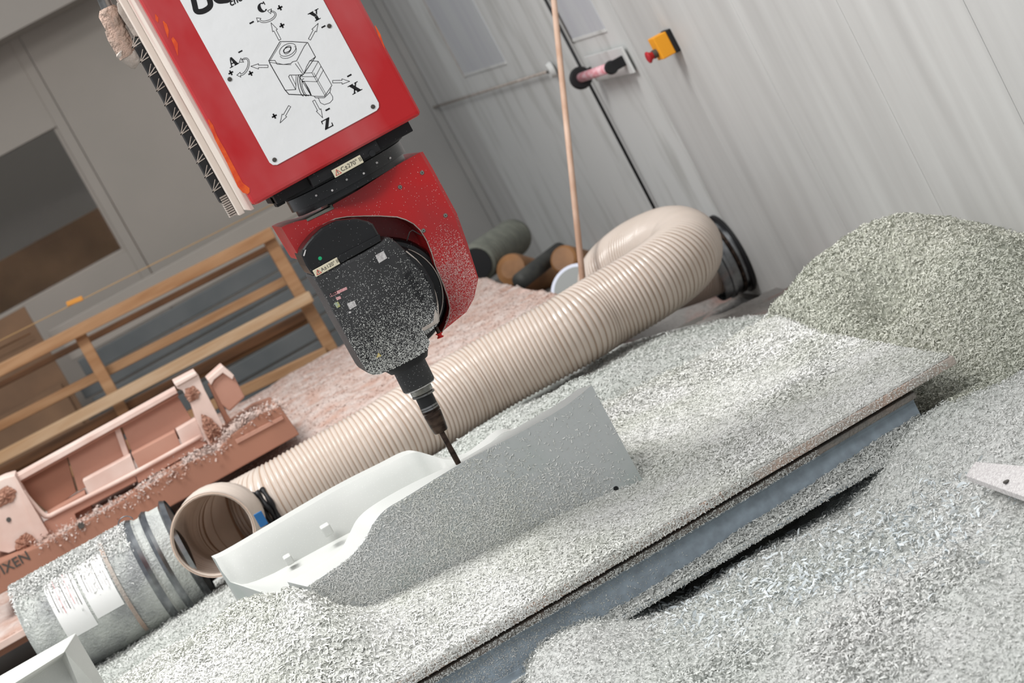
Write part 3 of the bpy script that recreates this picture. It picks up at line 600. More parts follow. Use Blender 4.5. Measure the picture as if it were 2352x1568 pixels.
# larger bluish curls in a loose band
P = []
while len(P) < 1500:
    a = rng.uniform(0, 1); x, y = 1560+a*680+rng.normal()*70, 1420-a*250+rng.normal()*50
    h = PZ(x, y, .22)
    if h[1] > 3: P.append(h)
P = np.array(P); P[:, 2] = hfl(P[:, 0], P[:, 1])+.004; N = np.tile([0, 0, 1.], (len(P), 1))
V, Q = chips_geo(P, N, .017, rng, wid=.22, flat=.6, seg=4); fast_mesh('long_curls', V, Q, M_CHB, fs, kind='stuff', label='larger bluish curls in a loose band')
# half buried board lower right
a = PZ(2218, 1092, .275); b = PZ(2420, 1165, .27); c = PZ(2420, 1075, .30); d = PZ(2240, 1060, .285)
pts = [a, b, c, d]; V = [tuple(p) for p in pts]+[tuple(p-np.array([0, 0, .012])) for p in pts]
bo = bm_obj('offcut_board', bevel_bm(V, [[0, 1, 2, 3], [7, 6, 5, 4]]+[[i, i+4, (i+1) % 4+4, (i+1) % 4] for i in range(4)], .001), M_LABEL, None, label='pale offcut board half buried in shavings at the right edge', cat='board')
p = PZ(2312, 1108, .279); lathe('hole', p+np.array([0, 0, .001]), p+np.array([0, 0, .0035]), [(0, .006), (1, .006)], M_INKG, bo, 12)
# dusty floor behind the table
tb = TPS([(-1.4, 6.8, .1), (1.3, 6.8, .22), (1.98, 6.8, .14), (1.98, 7.6, .0), (1.4, 7.4, .08), (1.98, 6.4, .16), (1.5, 6.5, .22), (1.6, 7.0, .18), (1.98, 8.4, .02), (1.3, 8.5, .10), (1.4, 9.3, .19), (1.95, 9.3, .15), (1.6, 10.2, .14), (1.35, 10.2, .1), (1.8, 6.2, .14), (1.7, 6.7, .2)])
hb = lambda x, y: np.maximum(tb(x, y), .01)+fbm(x, y, 8, .03, 61)
field('corner_dust', hb, 1.3, XW-.003, 6.15, 10.3, .025, M_BACKD, None, 0.001, kind='stuff', label='grey and rusty dust drift on the floor below the wall duct', cat='dust')

# ================================================================== WHITE MOULD BEING MILLED
YF = 4.70
def rowpts(px, mode, v, T):
    P = np.array([(PY if mode == 'y' else PZ)(x, y, v) for x, y in px]); s = np.r_[0, np.cumsum(np.linalg.norm(np.diff(P, axis=0), axis=1))]; s /= s[-1]
    return np.stack([np.interp(T, s, P[:, k]) for k in range(3)], 1)
T = np.linspace(0, 1, 61)
B_ = spline([PY(x, y, YF) for x, y in ((706, 1347), (764, 1308), (805, 1278), (838, 1240), (856, 1205), (884, 1171), (939, 1137), (1067, 1059), (1192, 994.5), (1288, 939), (1330, 908), (1359, 884))], 8)
C_ = spline([PY(x, y, YF+.075) for x, y in ((660, 1336), (735, 1296), (780, 1264), (802, 1226), (822, 1190), (860, 1158), (939, 1113), (1054, 1058), (1159.5, 996.8), (1256, 941.7), (1300, 914), (1327, 893))], 8)
def byX(P, x0, x1, n=61):
    s = np.linspace(0, 1, len(P)); return np.stack([np.interp(T, s, P[:, k]) for k in range(3)], 1)
B_ = byX(B_, 0, 1); C_ = byX(C_, 0, 1); A_ = B_.copy(); A_[:, 2] = TZ+.001
D_ = byX(spline([PZ(485, 1277, .62), PZ(535, 1252, .62), PZ(755, 1123, .62), PZ(870, 1064, .62), PZ(925, 1037, .622), PZ(958, 1036, .62), (.45, 5.03, .588), (.50, 5.0, .574), (.55, 4.99, .580), (.59, 4.975, .588), (.63, 4.96, .57), (.70, 4.93, .53), (.79, 4.9, .50)], 8), 0, 1)
E_ = D_.copy()
E_[:, 1] -= .058+.012*np.sin(T*3); E_[:, 0] += .006
back_drop = np.interp(T, [0, .3, .6, .8, 1], [.0, .0, .0, .0, .0])
E2 = E_.copy(); E2[:, 1] -= .022; E2[:, 2] -= .030
F_ = E2.copy(); F_[:, 1] -= .016; F_[:, 2] = np.interp(T, [0, .1, .2, .4, .6, 1], [.56, .53, .515, .50, .50, .47]); F_[:, 0] += .005
G_ = .45*F_+.55*C_; G_[:, 2] = np.interp(T, [0, .15, .4, .6, .75, 1], [.525, .515, .49, .48, .49, .46]); G_[:, 1] = .5*F_[:, 1]+.5*C_[:, 1]
G2 = C_.copy(); G2[:, 1] += .03; G2[:, 2] = np.minimum(C_[:, 2]-.02, G_[:, 2]+.01)
H_ = D_.copy(); H_[:, 2] = TZ+.001; H_[:, 1] += .02
rows = [A_, B_, C_, G2, G_, F_, E2, E_, D_, H_]; NR = 10; n = len(T)
V = np.concatenate(rows); Fc = []
for r_ in range(len(rows)-1):
    for k in range(n-1): Fc.append([r_*n+k, r_*n+k+1, (r_+1)*n+k+1, (r_+1)*n+k])
for k in range(n-1): Fc.append([9*n+k, 9*n+k+1, k+1, k])
Fc.append([r_*n for r_ in range(10)]); Fc.append([r_*n+n-1 for r_ in range(10)][::-1])
bm = bmesh.new(); vs = [bm.verts.new(v) for v in V]
for f_ in Fc: bm.faces.new([vs[i] for i in f_])
bmesh.ops.recalc_face_normals(bm, faces=bm.faces); bm.verts.index_update()
mt = thing('white_mould', 'large white plastic mould with curved rim being milled by the spindle', 'mould', (.35, 4.9, TZ))
mb = bm_obj('body', bm, [M_MOULD, M_MOULDF], mt, smooth=True)
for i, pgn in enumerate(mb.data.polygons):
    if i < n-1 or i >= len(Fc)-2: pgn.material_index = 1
bm = bmesh.new(); bm.from_mesh(mb.data)
for e_ in bm.edges:
    if len(e_.link_faces) == 2 and e_.calc_face_angle(0) > math.radians(32): e_.smooth = False
bm.to_mesh(mb.data); bm.free()
# small bosses and step in the cavity
for (x, y, s_) in ((664, 1287, .010), (752, 1218, .012)):
    h = PY(x, y, 5.055); box('boss', (h[0]-s_, 5.062, h[2]-s_*1.3), (h[0]+s_, 5.10, h[2]+s_*.9), M_MOULD, mt, bev=.005, seg=3)
h = PY(1415, 1122, YF-.001); lathe('bolt_hole', (h[0], YF-.0008, h[2]), (h[0], YF+.004, h[2]), [(0, .006), (1, .006)], M_RUBB, mt, 12)
# shavings clinging to the front face
def in_poly(px, x, y):
    c = np.zeros(len(x), bool); m_ = len(px)
    for i in range(m_):
        (x0, y0), (x1, y1) = px[i], px[i-1]; q = ((y0 > y) != (y1 > y)) & (x < (x1-x0)*(y-y0)/(y1-y0+1e-9)+x0); c ^= q
    return c
def cling(name, poly, Y, n, size, m, parent, dens=None, wid=.25, curl=1.2, **k):
    pw = [(h[0], h[2]) for h in (PY(x, y, Y) for x, y in poly)]; A = np.array(pw); x = rng.uniform(A[:, 0].min(), A[:, 0].max(), n); z = rng.uniform(A[:, 1].min(), A[:, 1].max(), n)
    q = in_poly(pw, x, z)
    if dens is not None: q &= rng.random(n) < dens(x, z)
    x = x[q]; z = z[q]; P = np.stack([x, np.full(len(x), Y-.0008), z], 1); N = np.tile([0, -1., 0], (len(x), 1)); V, Q = chips_geo(P, N, size, rng, wid=wid, curl=curl, flat=.25)
    return fast_mesh(name, V, Q, m, parent, kind='stuff', **k)
fpoly = [(706, 1347), (764, 1308), (805, 1278), (838, 1240), (856, 1205), (884, 1171), (939, 1137), (1067, 1059), (1192, 994.5), (1288, 939), (1359, 884), (1475, 1110), (1470, 1160), (1000, 1360), (760, 1430)]
xr = PY(1475, 1108, YF)[0]
cling('clinging_shavings', fpoly, YF, 52000, .0062, M_CHW, mt, dens=lambda x, z: (np.hypot(x-h[0], z-h[2]) > .009)*np.clip(1.0-.9*np.clip((x-.45)/.35, 0, 1)-(z-.45)*2.2+vnoise(x, z, 9, 3)*.8, .05, 1)*.85)
# neighbouring mould at the lower left
zz = .60
a = PZ(174, 1452, zz); b = PZ(-80, 1596, zz); c = PZ(148, 1497, zz-.0)
t2 = thing('white_mould', 'second white mould cropped at the lower left corner', 'mould', (a[0]-.2, a[1], TZ))
ridge = [a, b]; off = np.array([0, -.15, 0]); lo = lambda p: np.array([p[0], p[1], TZ+.0])
V = [a, b, PZ(148, 1497, zz-.012), PZ(-80, 1640, zz-.012), PZ(141, 1514, zz-.04), PZ(-80, 1660, zz-.04)]
V += [V[4]+np.array([-.01, -.02, -.19]), V[5]+np.array([0, -.02, -.19]), lo(a)+np.array([.0, 0, 0]), lo(b)]
Fc = [[0, 1, 3, 2], [2, 3, 5, 4], [4, 5, 7, 6], [1, 0, 8, 9], [0, 2, 4, 6, 8], [1, 9, 7, 5, 3], [6, 7, 9, 8]]
bm_obj('body', bevel_bm([tuple(v) for v in V], Fc, .004, 3, 20), M_MOULD, t2)

# ================================================================== CORRUGATED HOSES
def hose(name, ctrl, r, parent, pitch=.0145, n=44, wall=False, rings=5, **k):
    P = spline(ctrl, 14); P, L = resample(P, pitch/rings); i = np.arange(len(P)); ph = (i % rings)/rings*2*math.pi
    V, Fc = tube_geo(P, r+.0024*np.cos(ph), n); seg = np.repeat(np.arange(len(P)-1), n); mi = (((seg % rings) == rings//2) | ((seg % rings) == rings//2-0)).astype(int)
    V2, F2 = tube_geo(P, r-.004+.0022*np.cos(ph), n) if wall else (None, None)
    if wall:
        s = len(V); V = np.r_[V, V2]; F3 = F2[:, ::-1]+s; Fc = np.r_[Fc, F3]; mi = np.r_[mi, mi]
        rim = [[q, (q+1) % n, s+(q+1) % n, s+q] for q in range(n)]; Fc = np.r_[Fc, rim]; mi = np.r_[mi, [2]*n]
    return obj(name, V, Fc.tolist(), [M_HOSE, M_HOSEG, M_HOSEE], parent, smooth=True, mi=mi, **k)
HZ = .47
c = PY(489, 1228, 5.92)
hp = [c, c+np.array([.006, .10, -.012]), c+np.array([.03, .22, -.02]), PZ(545, 1196, HZ)+np.array([0, .0, .0]), PZ(640, 1148, HZ), PZ(760, 1080, HZ), PZ(900, 1000, HZ), PZ(1100, 876, HZ), PZ(1300, 766, HZ)]
hp += [np.array(v) for v in ((1.22, 6.42, .47), (1.40, 6.44, .47), (1.53, 6.51, .475), (1.60, 6.66, .485), (1.60, 6.86, .49), (1.53, 7.04, .475), (1.46, 7.20, .43), (1.48, 7.38, .36), (1.60, 7.56, .29), (1.82, 7.68, .225), (1.97, 7.70, .208))]
h = thing('suction_hose', 'long cream corrugated suction hose lying behind the mould and bending to the wall', 'hose', PZ(1100, 876, .36))
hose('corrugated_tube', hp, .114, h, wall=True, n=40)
# wall flange
fy, fz = 7.70, .188+.02
t = thing('duct_flange', 'round galvanised duct collar on the right wall behind the hose', 'duct', (XW-.08, fy, .04))
lathe('sleeve', (XW-.12, fy, fz), (XW-.012, fy, fz), [(0, .137), (.05, .140), (.3, .140), (.33, .147), (.45, .147), (.48, .140), (1, .140)], M_STEELG, t, 48, cap=False)
lathe('rim', (XW-.016, fy, fz), (XW-.001, fy, fz), [(0, .152), (.2, .158), (.8, .158), (1, .154)], M_RUBB, t, 48)
lathe('clamp', (XW-.045, fy, fz), (XW-.03, fy, fz), [(0, .144), (.2, .148), (.8, .148), (1, .144)], M_STEELD, t, 48, cap=False)
# knotted strap on the left end of the hose
t = thing('black_tie', 'frayed black tie with a blue scrap round the hose end', 'strap', PZ(600, 1165, .5))
c = PZ(606, 1166, HZ); dirv = PZ(720, 1102, HZ)-c; dirv /= np.linalg.norm(dirv); a_, b_ = frame_of(dirv)
for q in range(3):
    w = np.linspace(-.6, 3.9, 40); P = np.array([c+dirv*(.012*q+.006*math.sin(3*ww+q))+(np.array(a_)*math.cos(ww)+np.array(b_)*math.sin(ww))*(.124+.004*math.sin(9*ww+q*2)) for ww in w])
    tube('strand', P, .0075+.002*np.sin(np.arange(40)*1.7+q), M_RUBB, t, 8)
p = PZ(598, 1190, .54); box('blue_scrap', (p[0]-.012, p[1]-.02, p[2]-.02), (p[0]+.012, p[1]-.012, p[2]+.02), M_BLUE, t, bev=.002)
# ================================================================== DUST COVERED DUCT
dl = PZ(85, 1460, .51); drr = PZ(428, 1268, .51); dv = drr-dl; LL = np.linalg.norm(dv); du = dv/LL
t = thing('dusty_duct', 'dust-covered metal duct drum lying on its side at the left', 'duct', (float((dl[0]+drr[0])/2), float(dl[1]), .36))
R_ = .152
lathe('shell', dl, drr, [(0, R_*.86), (.03, R_*.97), (.07, R_), (.74, R_), (.76, R_+.006), (.80, R_+.006), (.82, R_-.002), (.85, R_-.002), (.87, R_+.006), (.90, R_+.006), (.92, R_), (1, R_)], M_CLEAR, t, 56, cap=False)
lathe('end_cap', dl-du*.012, dl+du*.012, [(0, R_*.55), (.3, R_*.82), (1, R_*.9)], M_CLEAR, t, 40)
lathe('mouth_rim', drr-du*.006, drr+du*.016, [(0, R_+.002), (.4, R_+.012), (1, R_+.006)], M_STEELG, t, 56, cap=False)
lathe('bead', dl+dv*.78-du*.012, dl+dv*.78+du*.012, [(0, R_+.005), (.5, R_+.010), (1, R_+.005)], M_STEELG, t, 56, cap=False)
lathe('bead', dl+dv*.885-du*.01, dl+dv*.885+du*.01, [(0, R_+.005), (.5, R_+.010), (1, R_+.005)], M_STEELG, t, 56, cap=False)
lathe('lining', drr+du*.012, dl+dv*.3, [(0, R_-.002), (1, R_-.01)], M_RUBB, t, 48)
fa, fb = frame_of(Vector([float(v) for v in dv]))
def arc_patch(name, t0, t1, w0, w1, r, m, parent, jag=0):
    V = []; Fc = []; nt, nw = 8, 16
    for i in range(nt+1):
        for j in range(nw+1):
            tt_ = t0+(t1-t0)*i/nt; ww = w0+(w1-w0)*j/nw; cc = Vector([float(v) for v in dl+dv*tt_])+(fa*math.cos(ww)+fb*math.sin(ww))*(r+jag*math.sin(i*2+j)); V.append(tuple(cc))
    for i in range(nt):
        for j in range(nw): a1_ = i*(nw+1)+j; Fc.append([a1_, a1_+1, a1_+nw+2, a1_+nw+1])
    return obj(name, V, Fc, m, parent, smooth=True)
def ang_of(v):   # angle on the duct's ring of direction v
    v = Vector(v); return math.atan2(v.dot(fb), v.dot(fa))
wf = ang_of((0, -1, .1)); wu = ang_of((0, -.35, 1)); wd_ = ang_of((0, -1, -.35))
arc_patch('paper_label', .20, .385, ang_of((0, -.62, 1)), ang_of((0, -1, -.2)), R_+.002, M_PAPER, t); arc_patch('paper_label', .40, .575, ang_of((0, -.62, 1)), ang_of((0, -1, -.1)), R_+.0028, M_PAPER, t)
for k in range(9): arc_patch('print_line', .225+.017*k, .229+.017*k, ang_of((0, -.66, 1)), ang_of((0, -1, .35-.04*(k % 3))), R_+.0034, M_INKG if k % 4 == 0 else M_LABELP if k % 4 == 2 else M_LABEL, t)
for k in range(9): arc_patch('print_line', .425+.016*k, .428+.016*k, ang_of((0, -.66, 1)), ang_of((0, -1, .42-.05*(k % 3))), R_+.0040, M_INKG if k % 5 == 0 else M_LABEL, t)
arc_patch('strap', .585, .61, ang_of((0, -.3, 1)), ang_of((0, -1, -1.2)), R_+.005, M_BOARD, t, jag=.0015)
w = np.linspace(0, math.pi, 20); hc = dl+dv*.78
P = np.array([hc+du*(.022*math.cos(q))+np.array([0, -.01, R_+.004+.02*math.sin(q)]) for q in w]); tube('wire_loop', P, .0016, M_STEELG, t, 6)
# crust of dust on top of the duct
n_ = 14000; tt_ = rng.uniform(.0, .78, n_); ww = rng.normal(0, .42, n_)+ang_of((0, .1, 1)); dirs = np.cos(ww)[:, None]*np.array(fa)+np.sin(ww)[:, None]*np.array(fb)
P = dl+dv*tt_[:, None]+dirs*(R_+rng.uniform(0, .007, n_))[:, None]; V, Q = chips_geo(P, dirs, .009, rng, flat=.6); fast_mesh('dust_crust', V, Q, M_CHG, t, kind='stuff')

# ================================================================== MILLING MACHINE RAM
bx0, bx1, bz0 = .322, .733, 1.3315; BY0, BY1 = 4.62, 4.96
mc = thing('milling_head', 'red five-axis milling machine head with black spindle pointing at the mould', 'machine', (.53, 4.8, .62))
ZT = 2.15
ram = box('ram_housing', (bx0, BY0, bz0), (bx1, BY1, ZT), M_RED, mc, bev=.012, seg=3)
# left side cover and guide strip
box('side_cover', (bx0-.008, BY0+.02, bz0-.006), (bx0+.001, BY1-.02, ZT), M_SIDE, mc, bev=.002)
box('side_rail', (bx0-.022, BY1-.13, bz0-.012), (bx0-.008, BY1-.02, ZT), M_SIDE, mc, bev=.002)
gx = bx0-.022
box('cable_guide', (gx-.02, BY1-.08, bz0+.03), (gx, BY1-.03, ZT-.4), M_RUBB, mc, bev=.003)
for k in range(11):
    z_ = bz0+.06+k*.036; strokes('cord_tie', [([(gx-.024, z_), (gx-.002, z_+.012)], .0022), ([(gx-.024, z_), (gx-.003, z_+.002)], .0022), ([(gx-.024, z_), (gx-.006, z_+.022)], .0018)], BY1-.0815, M_DUSTY, mc)
for k in range(10): box('brush_tuft', (gx-.017, BY1-.085, bz0-.008+k*.0052), (gx-.001, BY1-.04, bz0-.0045+k*.0052), M_DUSTY, mc, bev=0)
# scrapes of orange primer
def scrape(px, w): 
    V = []; n_ = len(px); Fc = []
    for i, (x, y) in enumerate(px):
        h_ = PY(x, y, BY0); ww_ = w[i]/1060
        V += [(h_[0]-ww_, BY0-.0006, h_[2]), (h_[0]+ww_, BY0-.0006, h_[2]+.002)]
        if i: s = 2*i; Fc.append([s-2, s-1, s+1, s])
    obj('paint_scrape', V, Fc, M_ORANGE, mc)
scrape([(479, 276), (487, 292), (497, 318), (512, 345), (526, 372), (540, 400), (552, 425), (566, 438), (572, 444)], [2, 4, 4, 5, 5, 6, 7, 9, 3])
scrape([(375, 50), (381, 60), (385, 74), (387, 88)], [1, 4, 4, 1]); scrape([(357, 34), (361, 44), (364, 52)], [1, 4, 1]); scrape([(396, 88), (405, 104), (409, 128)], [3, 5, 1])
scrape([(862, 60), (872, 82), (884, 112)], [1, 3, 1])
# white plate
pc = [PY(625, 382.5, BY0), PY(873, 247, BY0)]; px0, px1, pz0 = pc[0][0]-.001, pc[1][0]+.002, pc[0][2]-.002
prism('sign_plate', [(px0+.012, pz0), (px1-.012, pz0), (px1-.004, pz0+.004), (px1, pz0+.012), (px1, pz0+.66), (px0, pz0+.66), (px0, pz0+.012), (px0+.004, pz0+.004)], BY0-.0035, BY0, M_PLATE, mc, bev=.0006, seg=1)
YP = BY0-.0036
def cpx(x, y): h_ = PY(380+x/3.919, y/3.919, YP); return (h_[0], h_[2])     # a point of the printed drawing
def ln(pts, w=.0011): return ([cpx(*p) for p in pts], w)
for x, y in ((578, 713), (1474, 234), (1867, 960), (981, 1438)):
    q = cpx(x, y); lathe('screw', (q[0], YP-.0005, q[1]), (q[0], YP-.0035, q[1]), [(0, .0048), (.6, .0046), (1, .003)], M_INKG, mc, 14)
def arc(c, rx, ry, a0, a1, rot=0, n=28):
    out = []
    for k in range(n+1):
        a = math.radians(a0+(a1-a0)*k/n); x, y = rx*math.cos(a), ry*math.sin(a); out.append((c[0]+x*math.cos(rot)-y*math.sin(rot), c[1]+x*math.sin(rot)+y*math.cos(rot)))
    return out
D = [ln([(930, 545), (1030, 375), (1140, 374), (1280, 383), (1350, 512), (1248, 660), (1240, 670)], .0013), ln([(930, 545), (942, 575), (1075, 808), (1110, 848), (1310, 858)], .0016), ln([(940, 548), (1040, 385)], .0008),
     ln([(930, 545), (985, 543), (1000, 568), (1060, 580), (1128, 572), (1145, 555), (1180, 548), (1250, 415), (1272, 388)], .0011), ln([(942, 562), (992, 567), (1005, 578), (1130, 582)], .0009), ln([(1168, 572), (1240, 672)], .0011), ln([(1190, 556), (1248, 660)], .0009),
     ln([(1240, 672), (1175, 675), (1118, 675), (1108, 690), (1172, 806), (1078, 812)], .0011), ln([(1172, 806), (1176, 680)], .0009), ln([(1132, 680), (1176, 770)], .0009), ln(arc((1098, 448), 42, 26, 0, 360, -.9), .0011), ln(arc((1095, 448), 36, 20, 0, 360, -.5), .0014), ln(arc((1100, 448), 80, 50, 0, 360, -.5), .0010), ln(arc((1104, 468), 80, 50, -20, 180, -.5), .0009),
     ln([(1350, 512), (1298, 550), (1270, 600), (1248, 660)], .0011), ln([(1298, 546), (1375, 552), (1498, 768), (1430, 868), (1340, 866), (1315, 860)], .0011), ln([(1375, 552), (1318, 655), (1250, 658)], .0009), ln([(1318, 655), (1440, 868)], .0009), ln([(1335, 655), (1450, 856)], .0008),
     ln([(1400, 595), (1350, 690), (1215, 690)], .0009), ln([(1422, 628), (1365, 735), (1230, 730)], .0009), ln([(1205, 690), (1235, 735), (1310, 858)], .0013), ln(arc((1245, 770), 28, 95, 90, 290, -.25), .0015), ln(arc((1225, 768), 30, 98, 95, 265, -.2), .0013), ln(arc((1265, 785), 30, 80, 90, 280, -.3), .001),
     ln([(1255, 745), (1290, 800), (1312, 855)], .0012), ln([(1230, 735), (1250, 735), (1312, 860)], .0010), ln([(1340, 868), (1350, 880), (1430, 880), (1480, 830), (1488, 795)], .0011), ln([(1375, 880), (1395, 925), (1430, 942), (1480, 925), (1506, 895), (1505, 870), (1480, 830)], .0010)]
def arrow(x0, y0, x1, y1, w=11, hw=24, hl=.45):
    dx, dy = x1-x0, y1-y0; L_ = math.hypot(dx, dy); dx /= L_; dy /= L_; nx_, ny_ = -dy, dx; s = L_*(1-hl)
    return ln([(x0+nx_*w, y0+ny_*w), (x0+dx*s+nx_*w, y0+dy*s+ny_*w), (x0+dx*s+nx_*hw, y0+dy*s+ny_*hw), (x1, y1), (x0+dx*s-nx_*hw, y0+dy*s-ny_*hw), (x0+dx*s-nx_*w, y0+dy*s-ny_*w), (x0-nx_*w, y0-ny_*w), (x0+nx_*w, y0+ny_*w)], .001)
D += [arrow(1030, 358, 950, 205), arrow(1296, 355, 1374, 210), arrow(922, 597, 768, 597), arrow(1505, 735, 1658, 732), arrow(1118, 955, 1032, 1106), arrow(1334, 905, 1415, 1060)]
def curl(c, s, rot):
    o_ = arc(c, 92*s, 52*s, 170, -55, rot, 26); i_ = arc((c[0], c[1]-2), 78*s, 38*s, 170, -45, rot, 26); L_ = [ln(o_, .001), ln(i_, .001)]
    for (p_, q_, sg) in ((o_[0], i_[0], 1), (o_[-1], i_[-1], -1)):
        mx, my = (p_[0]+q_[0])/2, (p_[1]+q_[1])/2; tx, ty = (o_[0][0]-o_[2][0], o_[0][1]-o_[2][1]) if sg > 0 else (o_[-1][0]-o_[-3][0], o_[-1][1]-o_[-3][1]); l_ = math.hypot(tx, ty); tx /= l_; ty /= l_; nx_, ny_ = -ty, tx
        L_.append(ln([p_, (mx+nx_*22*s*sg, my+ny_*22*s*sg) if False else (mx-nx_*24*s, my-ny_*24*s), (mx+tx*36*s, my+ty*36*s), (mx+nx_*24*s, my+ny_*24*s), q_], .001))
    return L_
D += curl((915, 150), .92, -.35); D += curl((700, 600), .92, -1.15)
strokes('axis_drawing', D, YP, M_INK, mc)
def glyph(ch, cx_, cy_, s, ang=-.50):
    """stencil slab letters drawn as filled quads in the drawing's coordinates"""
    G = {'X': [[(-.5, -.5), (-.1, -.5), (.5, .5), (.1, .5)], [(.28, -.5), (.42, -.5), (.12, -.06), (.04, -.18)], [(-.42, .5), (-.28, .5), (-.02, .12), (-.12, .0)], [(-.6, -.5), (0, -.5), (0, -.42), (-.6, -.42)], [(.15, -.5), (.55, -.5), (.55, -.42), (.15, -.42)], [(0, .5), (.6, .5), (.6, .42), (0, .42)], [(-.55, .5), (-.15, .5), (-.15, .42), (-.55, .42)]],
         'Y': [[(-.5, -.5), (-.1, -.5), (.18, .05), (-.14, .05)], [(.3, -.5), (.44, -.5), (.2, -.02), (.12, -.14)], [(-.14, .08), (.16, .08), (.16, .5), (-.14, .5)], [(-.6, -.5), (0, -.5), (0, -.42), (-.6, -.42)], [(.15, -.5), (.58, -.5), (.58, -.42), (.15, -.42)], [(-.3, .5), (.32, .5), (.32, .42), (-.3, .42)]],
         'Z': [[(.1, -.42), (.48, -.42), (-.1, .42), (-.48, .42)], [(-.45, -.5), (.48, -.5), (.48, -.4), (-.45, -.4)], [(-.45, -.5), (-.33, -.5), (-.40, -.15), (-.47, -.15)], [(-.48, .5), (.48, .5), (.48, .4), (-.48, .4)], [(.36, .5), (.48, .5), (.5, .12), (.42, .12)]],
         'A': [[(-.06, -.5), (.16, -.5), (.48, .5), (.1, .5)], [(-.1, -.42), (-.02, -.3), (-.28, .5), (-.4, .5)], [(-.22, .1), (.14, .1), (.16, .2), (-.25, .2)], [(-.55, .5), (-.12, .5), (-.12, .42), (-.55, .42)], [(.0, .5), (.58, .5), (.58, .42), (.0, .42)]],
         '+': [[(-.4, -.12), (.4, -.12), (.4, .12), (-.4, .12)], [(-.12, -.4), (.12, -.4), (.12, .4), (-.12, .4)]], '-': [[(-.4, -.13), (.4, -.13), (.4, .13), (-.4, .13)]]}
    if ch == 'C':
        o_ = arc((0, 0), .5, .5, 45, 315, 0, 16); i_ = arc((.06, 0), .18, .40, 45, 315, 0, 16); P_ = [[o_[k], o_[k+1], i_[k+1], i_[k]] for k in range(16)]; P_.append([(.3, -.5), (.42, -.5), (.42, -.12), (.34, -.12)])
    else: P_ = G[ch]
    ca, sa = math.cos(ang), math.sin(ang)
    return [[cpx(cx_+(x*ca-y*sa)*s, cy_+(x*sa+y*ca)*s) for x, y in q] for q in P_]
for a_ in (('C', 872, 68, 88), ('Y', 1350, 140, 92), ('A', 602, 556, 84), ('X', 1706, 792, 88), ('Z', 1455, 1112, 88), ('+', 1030, 70, 62), ('+', 1048, 230, 60), ('+', 588, 655, 58), ('+', 767, 660, 58), ('+', 980, 1045, 60), ('-', 776, 203, 54), ('-', 674, 464, 50), ('-', 1422, 240, 50), ('-', 1655, 680, 54), ('-', 1460, 985, 54)): fills('printed_letter' if a_[0] not in '+-' else 'printed_sign', glyph(*a_), YP, M_INK, mc)
# cropped logo and small text at the plate's upper edge
lg = lambda pts: [cpx(*p) for p in pts]
def ribbon(pts, w):
    P_, _ = resample(np.array([(p_[0], 0, p_[1]) for p_ in spline([(a_, 0, b_) for a_, b_ in pts], 6)[:, [0, 2]]]), .002); Tn = np.gradient(P_, axis=0); Tn /= np.linalg.norm(Tn, axis=1)[:, None]; Nn = np.stack([-Tn[:, 2], Tn[:, 0]], 1)*w/2
    A_2 = P_[:, [0, 2]]+Nn; B_2 = P_[:, [0, 2]]-Nn; return [[tuple(A_2[k]), tuple(A_2[k+1]), tuple(B_2[k+1]), tuple(B_2[k])] for k in range(len(P_)-1)]
for pts_, w_ in [(lg([(225, -120), (262, 40), (275, 92), (300, 106), (350, 96), (398, 60), (400, 10), (350, -120)]), .0115), (lg([(420, -120), (440, -40), (470, 2), (520, 4), (570, -14), (560, -110)]), .0125)]: fills('logo_letter', ribbon(pts_, w_), YP, M_INK, mc)
q = cpx(578, 42); text('small_lettering', 'cnc r', q[0], q[1]+.002, YP, .0205, M_INK, mc, bold=.0004, shear=.15)
# hose fittings at the upper left of the ram
FYy = BY1-.05
def fit(name, p0, p1, prof, m, n=20): a_ = PY(*p0, FYy); b_ = PY(*p1, FYy); return lathe(name, a_, b_, [(t_, r_/920) for t_, r_ in prof], m, mc, n)
fit('chrome_rod', (222, -40), (248, 22), [(0, 13), (1, 13)], M_STEEL); fit('fitting', (245, 18), (272, 72), [(0, 16), (.2, 23), (.7, 22), (1, 20)], M_DUSTP); fit('fitting', (262, 62), (298, 128), [(0, 21), (.25, 24), (.8, 23), (1, 22)], M_DUSTP)
fit('elbow', (276, 108), (322, 142), [(0, 14), (.12, 21), (.85, 22), (1, 18)], M_DUSTY); fit('elbow', (285, 60), (318, 125), [(0, 12), (.5, 14), (1, 12)], M_DUSTY)
a_ = PY(262, 10, BY1-.1); pprism('clamp_plate', [(268, 6), (282, 2), (325, 78), (322, 84), (308, 84), (272, 28)], FYy-.03, FYy-.03, FYy-.015, M_DUSTY, mc, bev=.004)
pprism('bracket', [(302, 88), (322, 82), (340, 104), (338, 122), (325, 118)], FYy-.02, FYy-.02, FYy+.03, M_DARKT, mc, bev=.003)
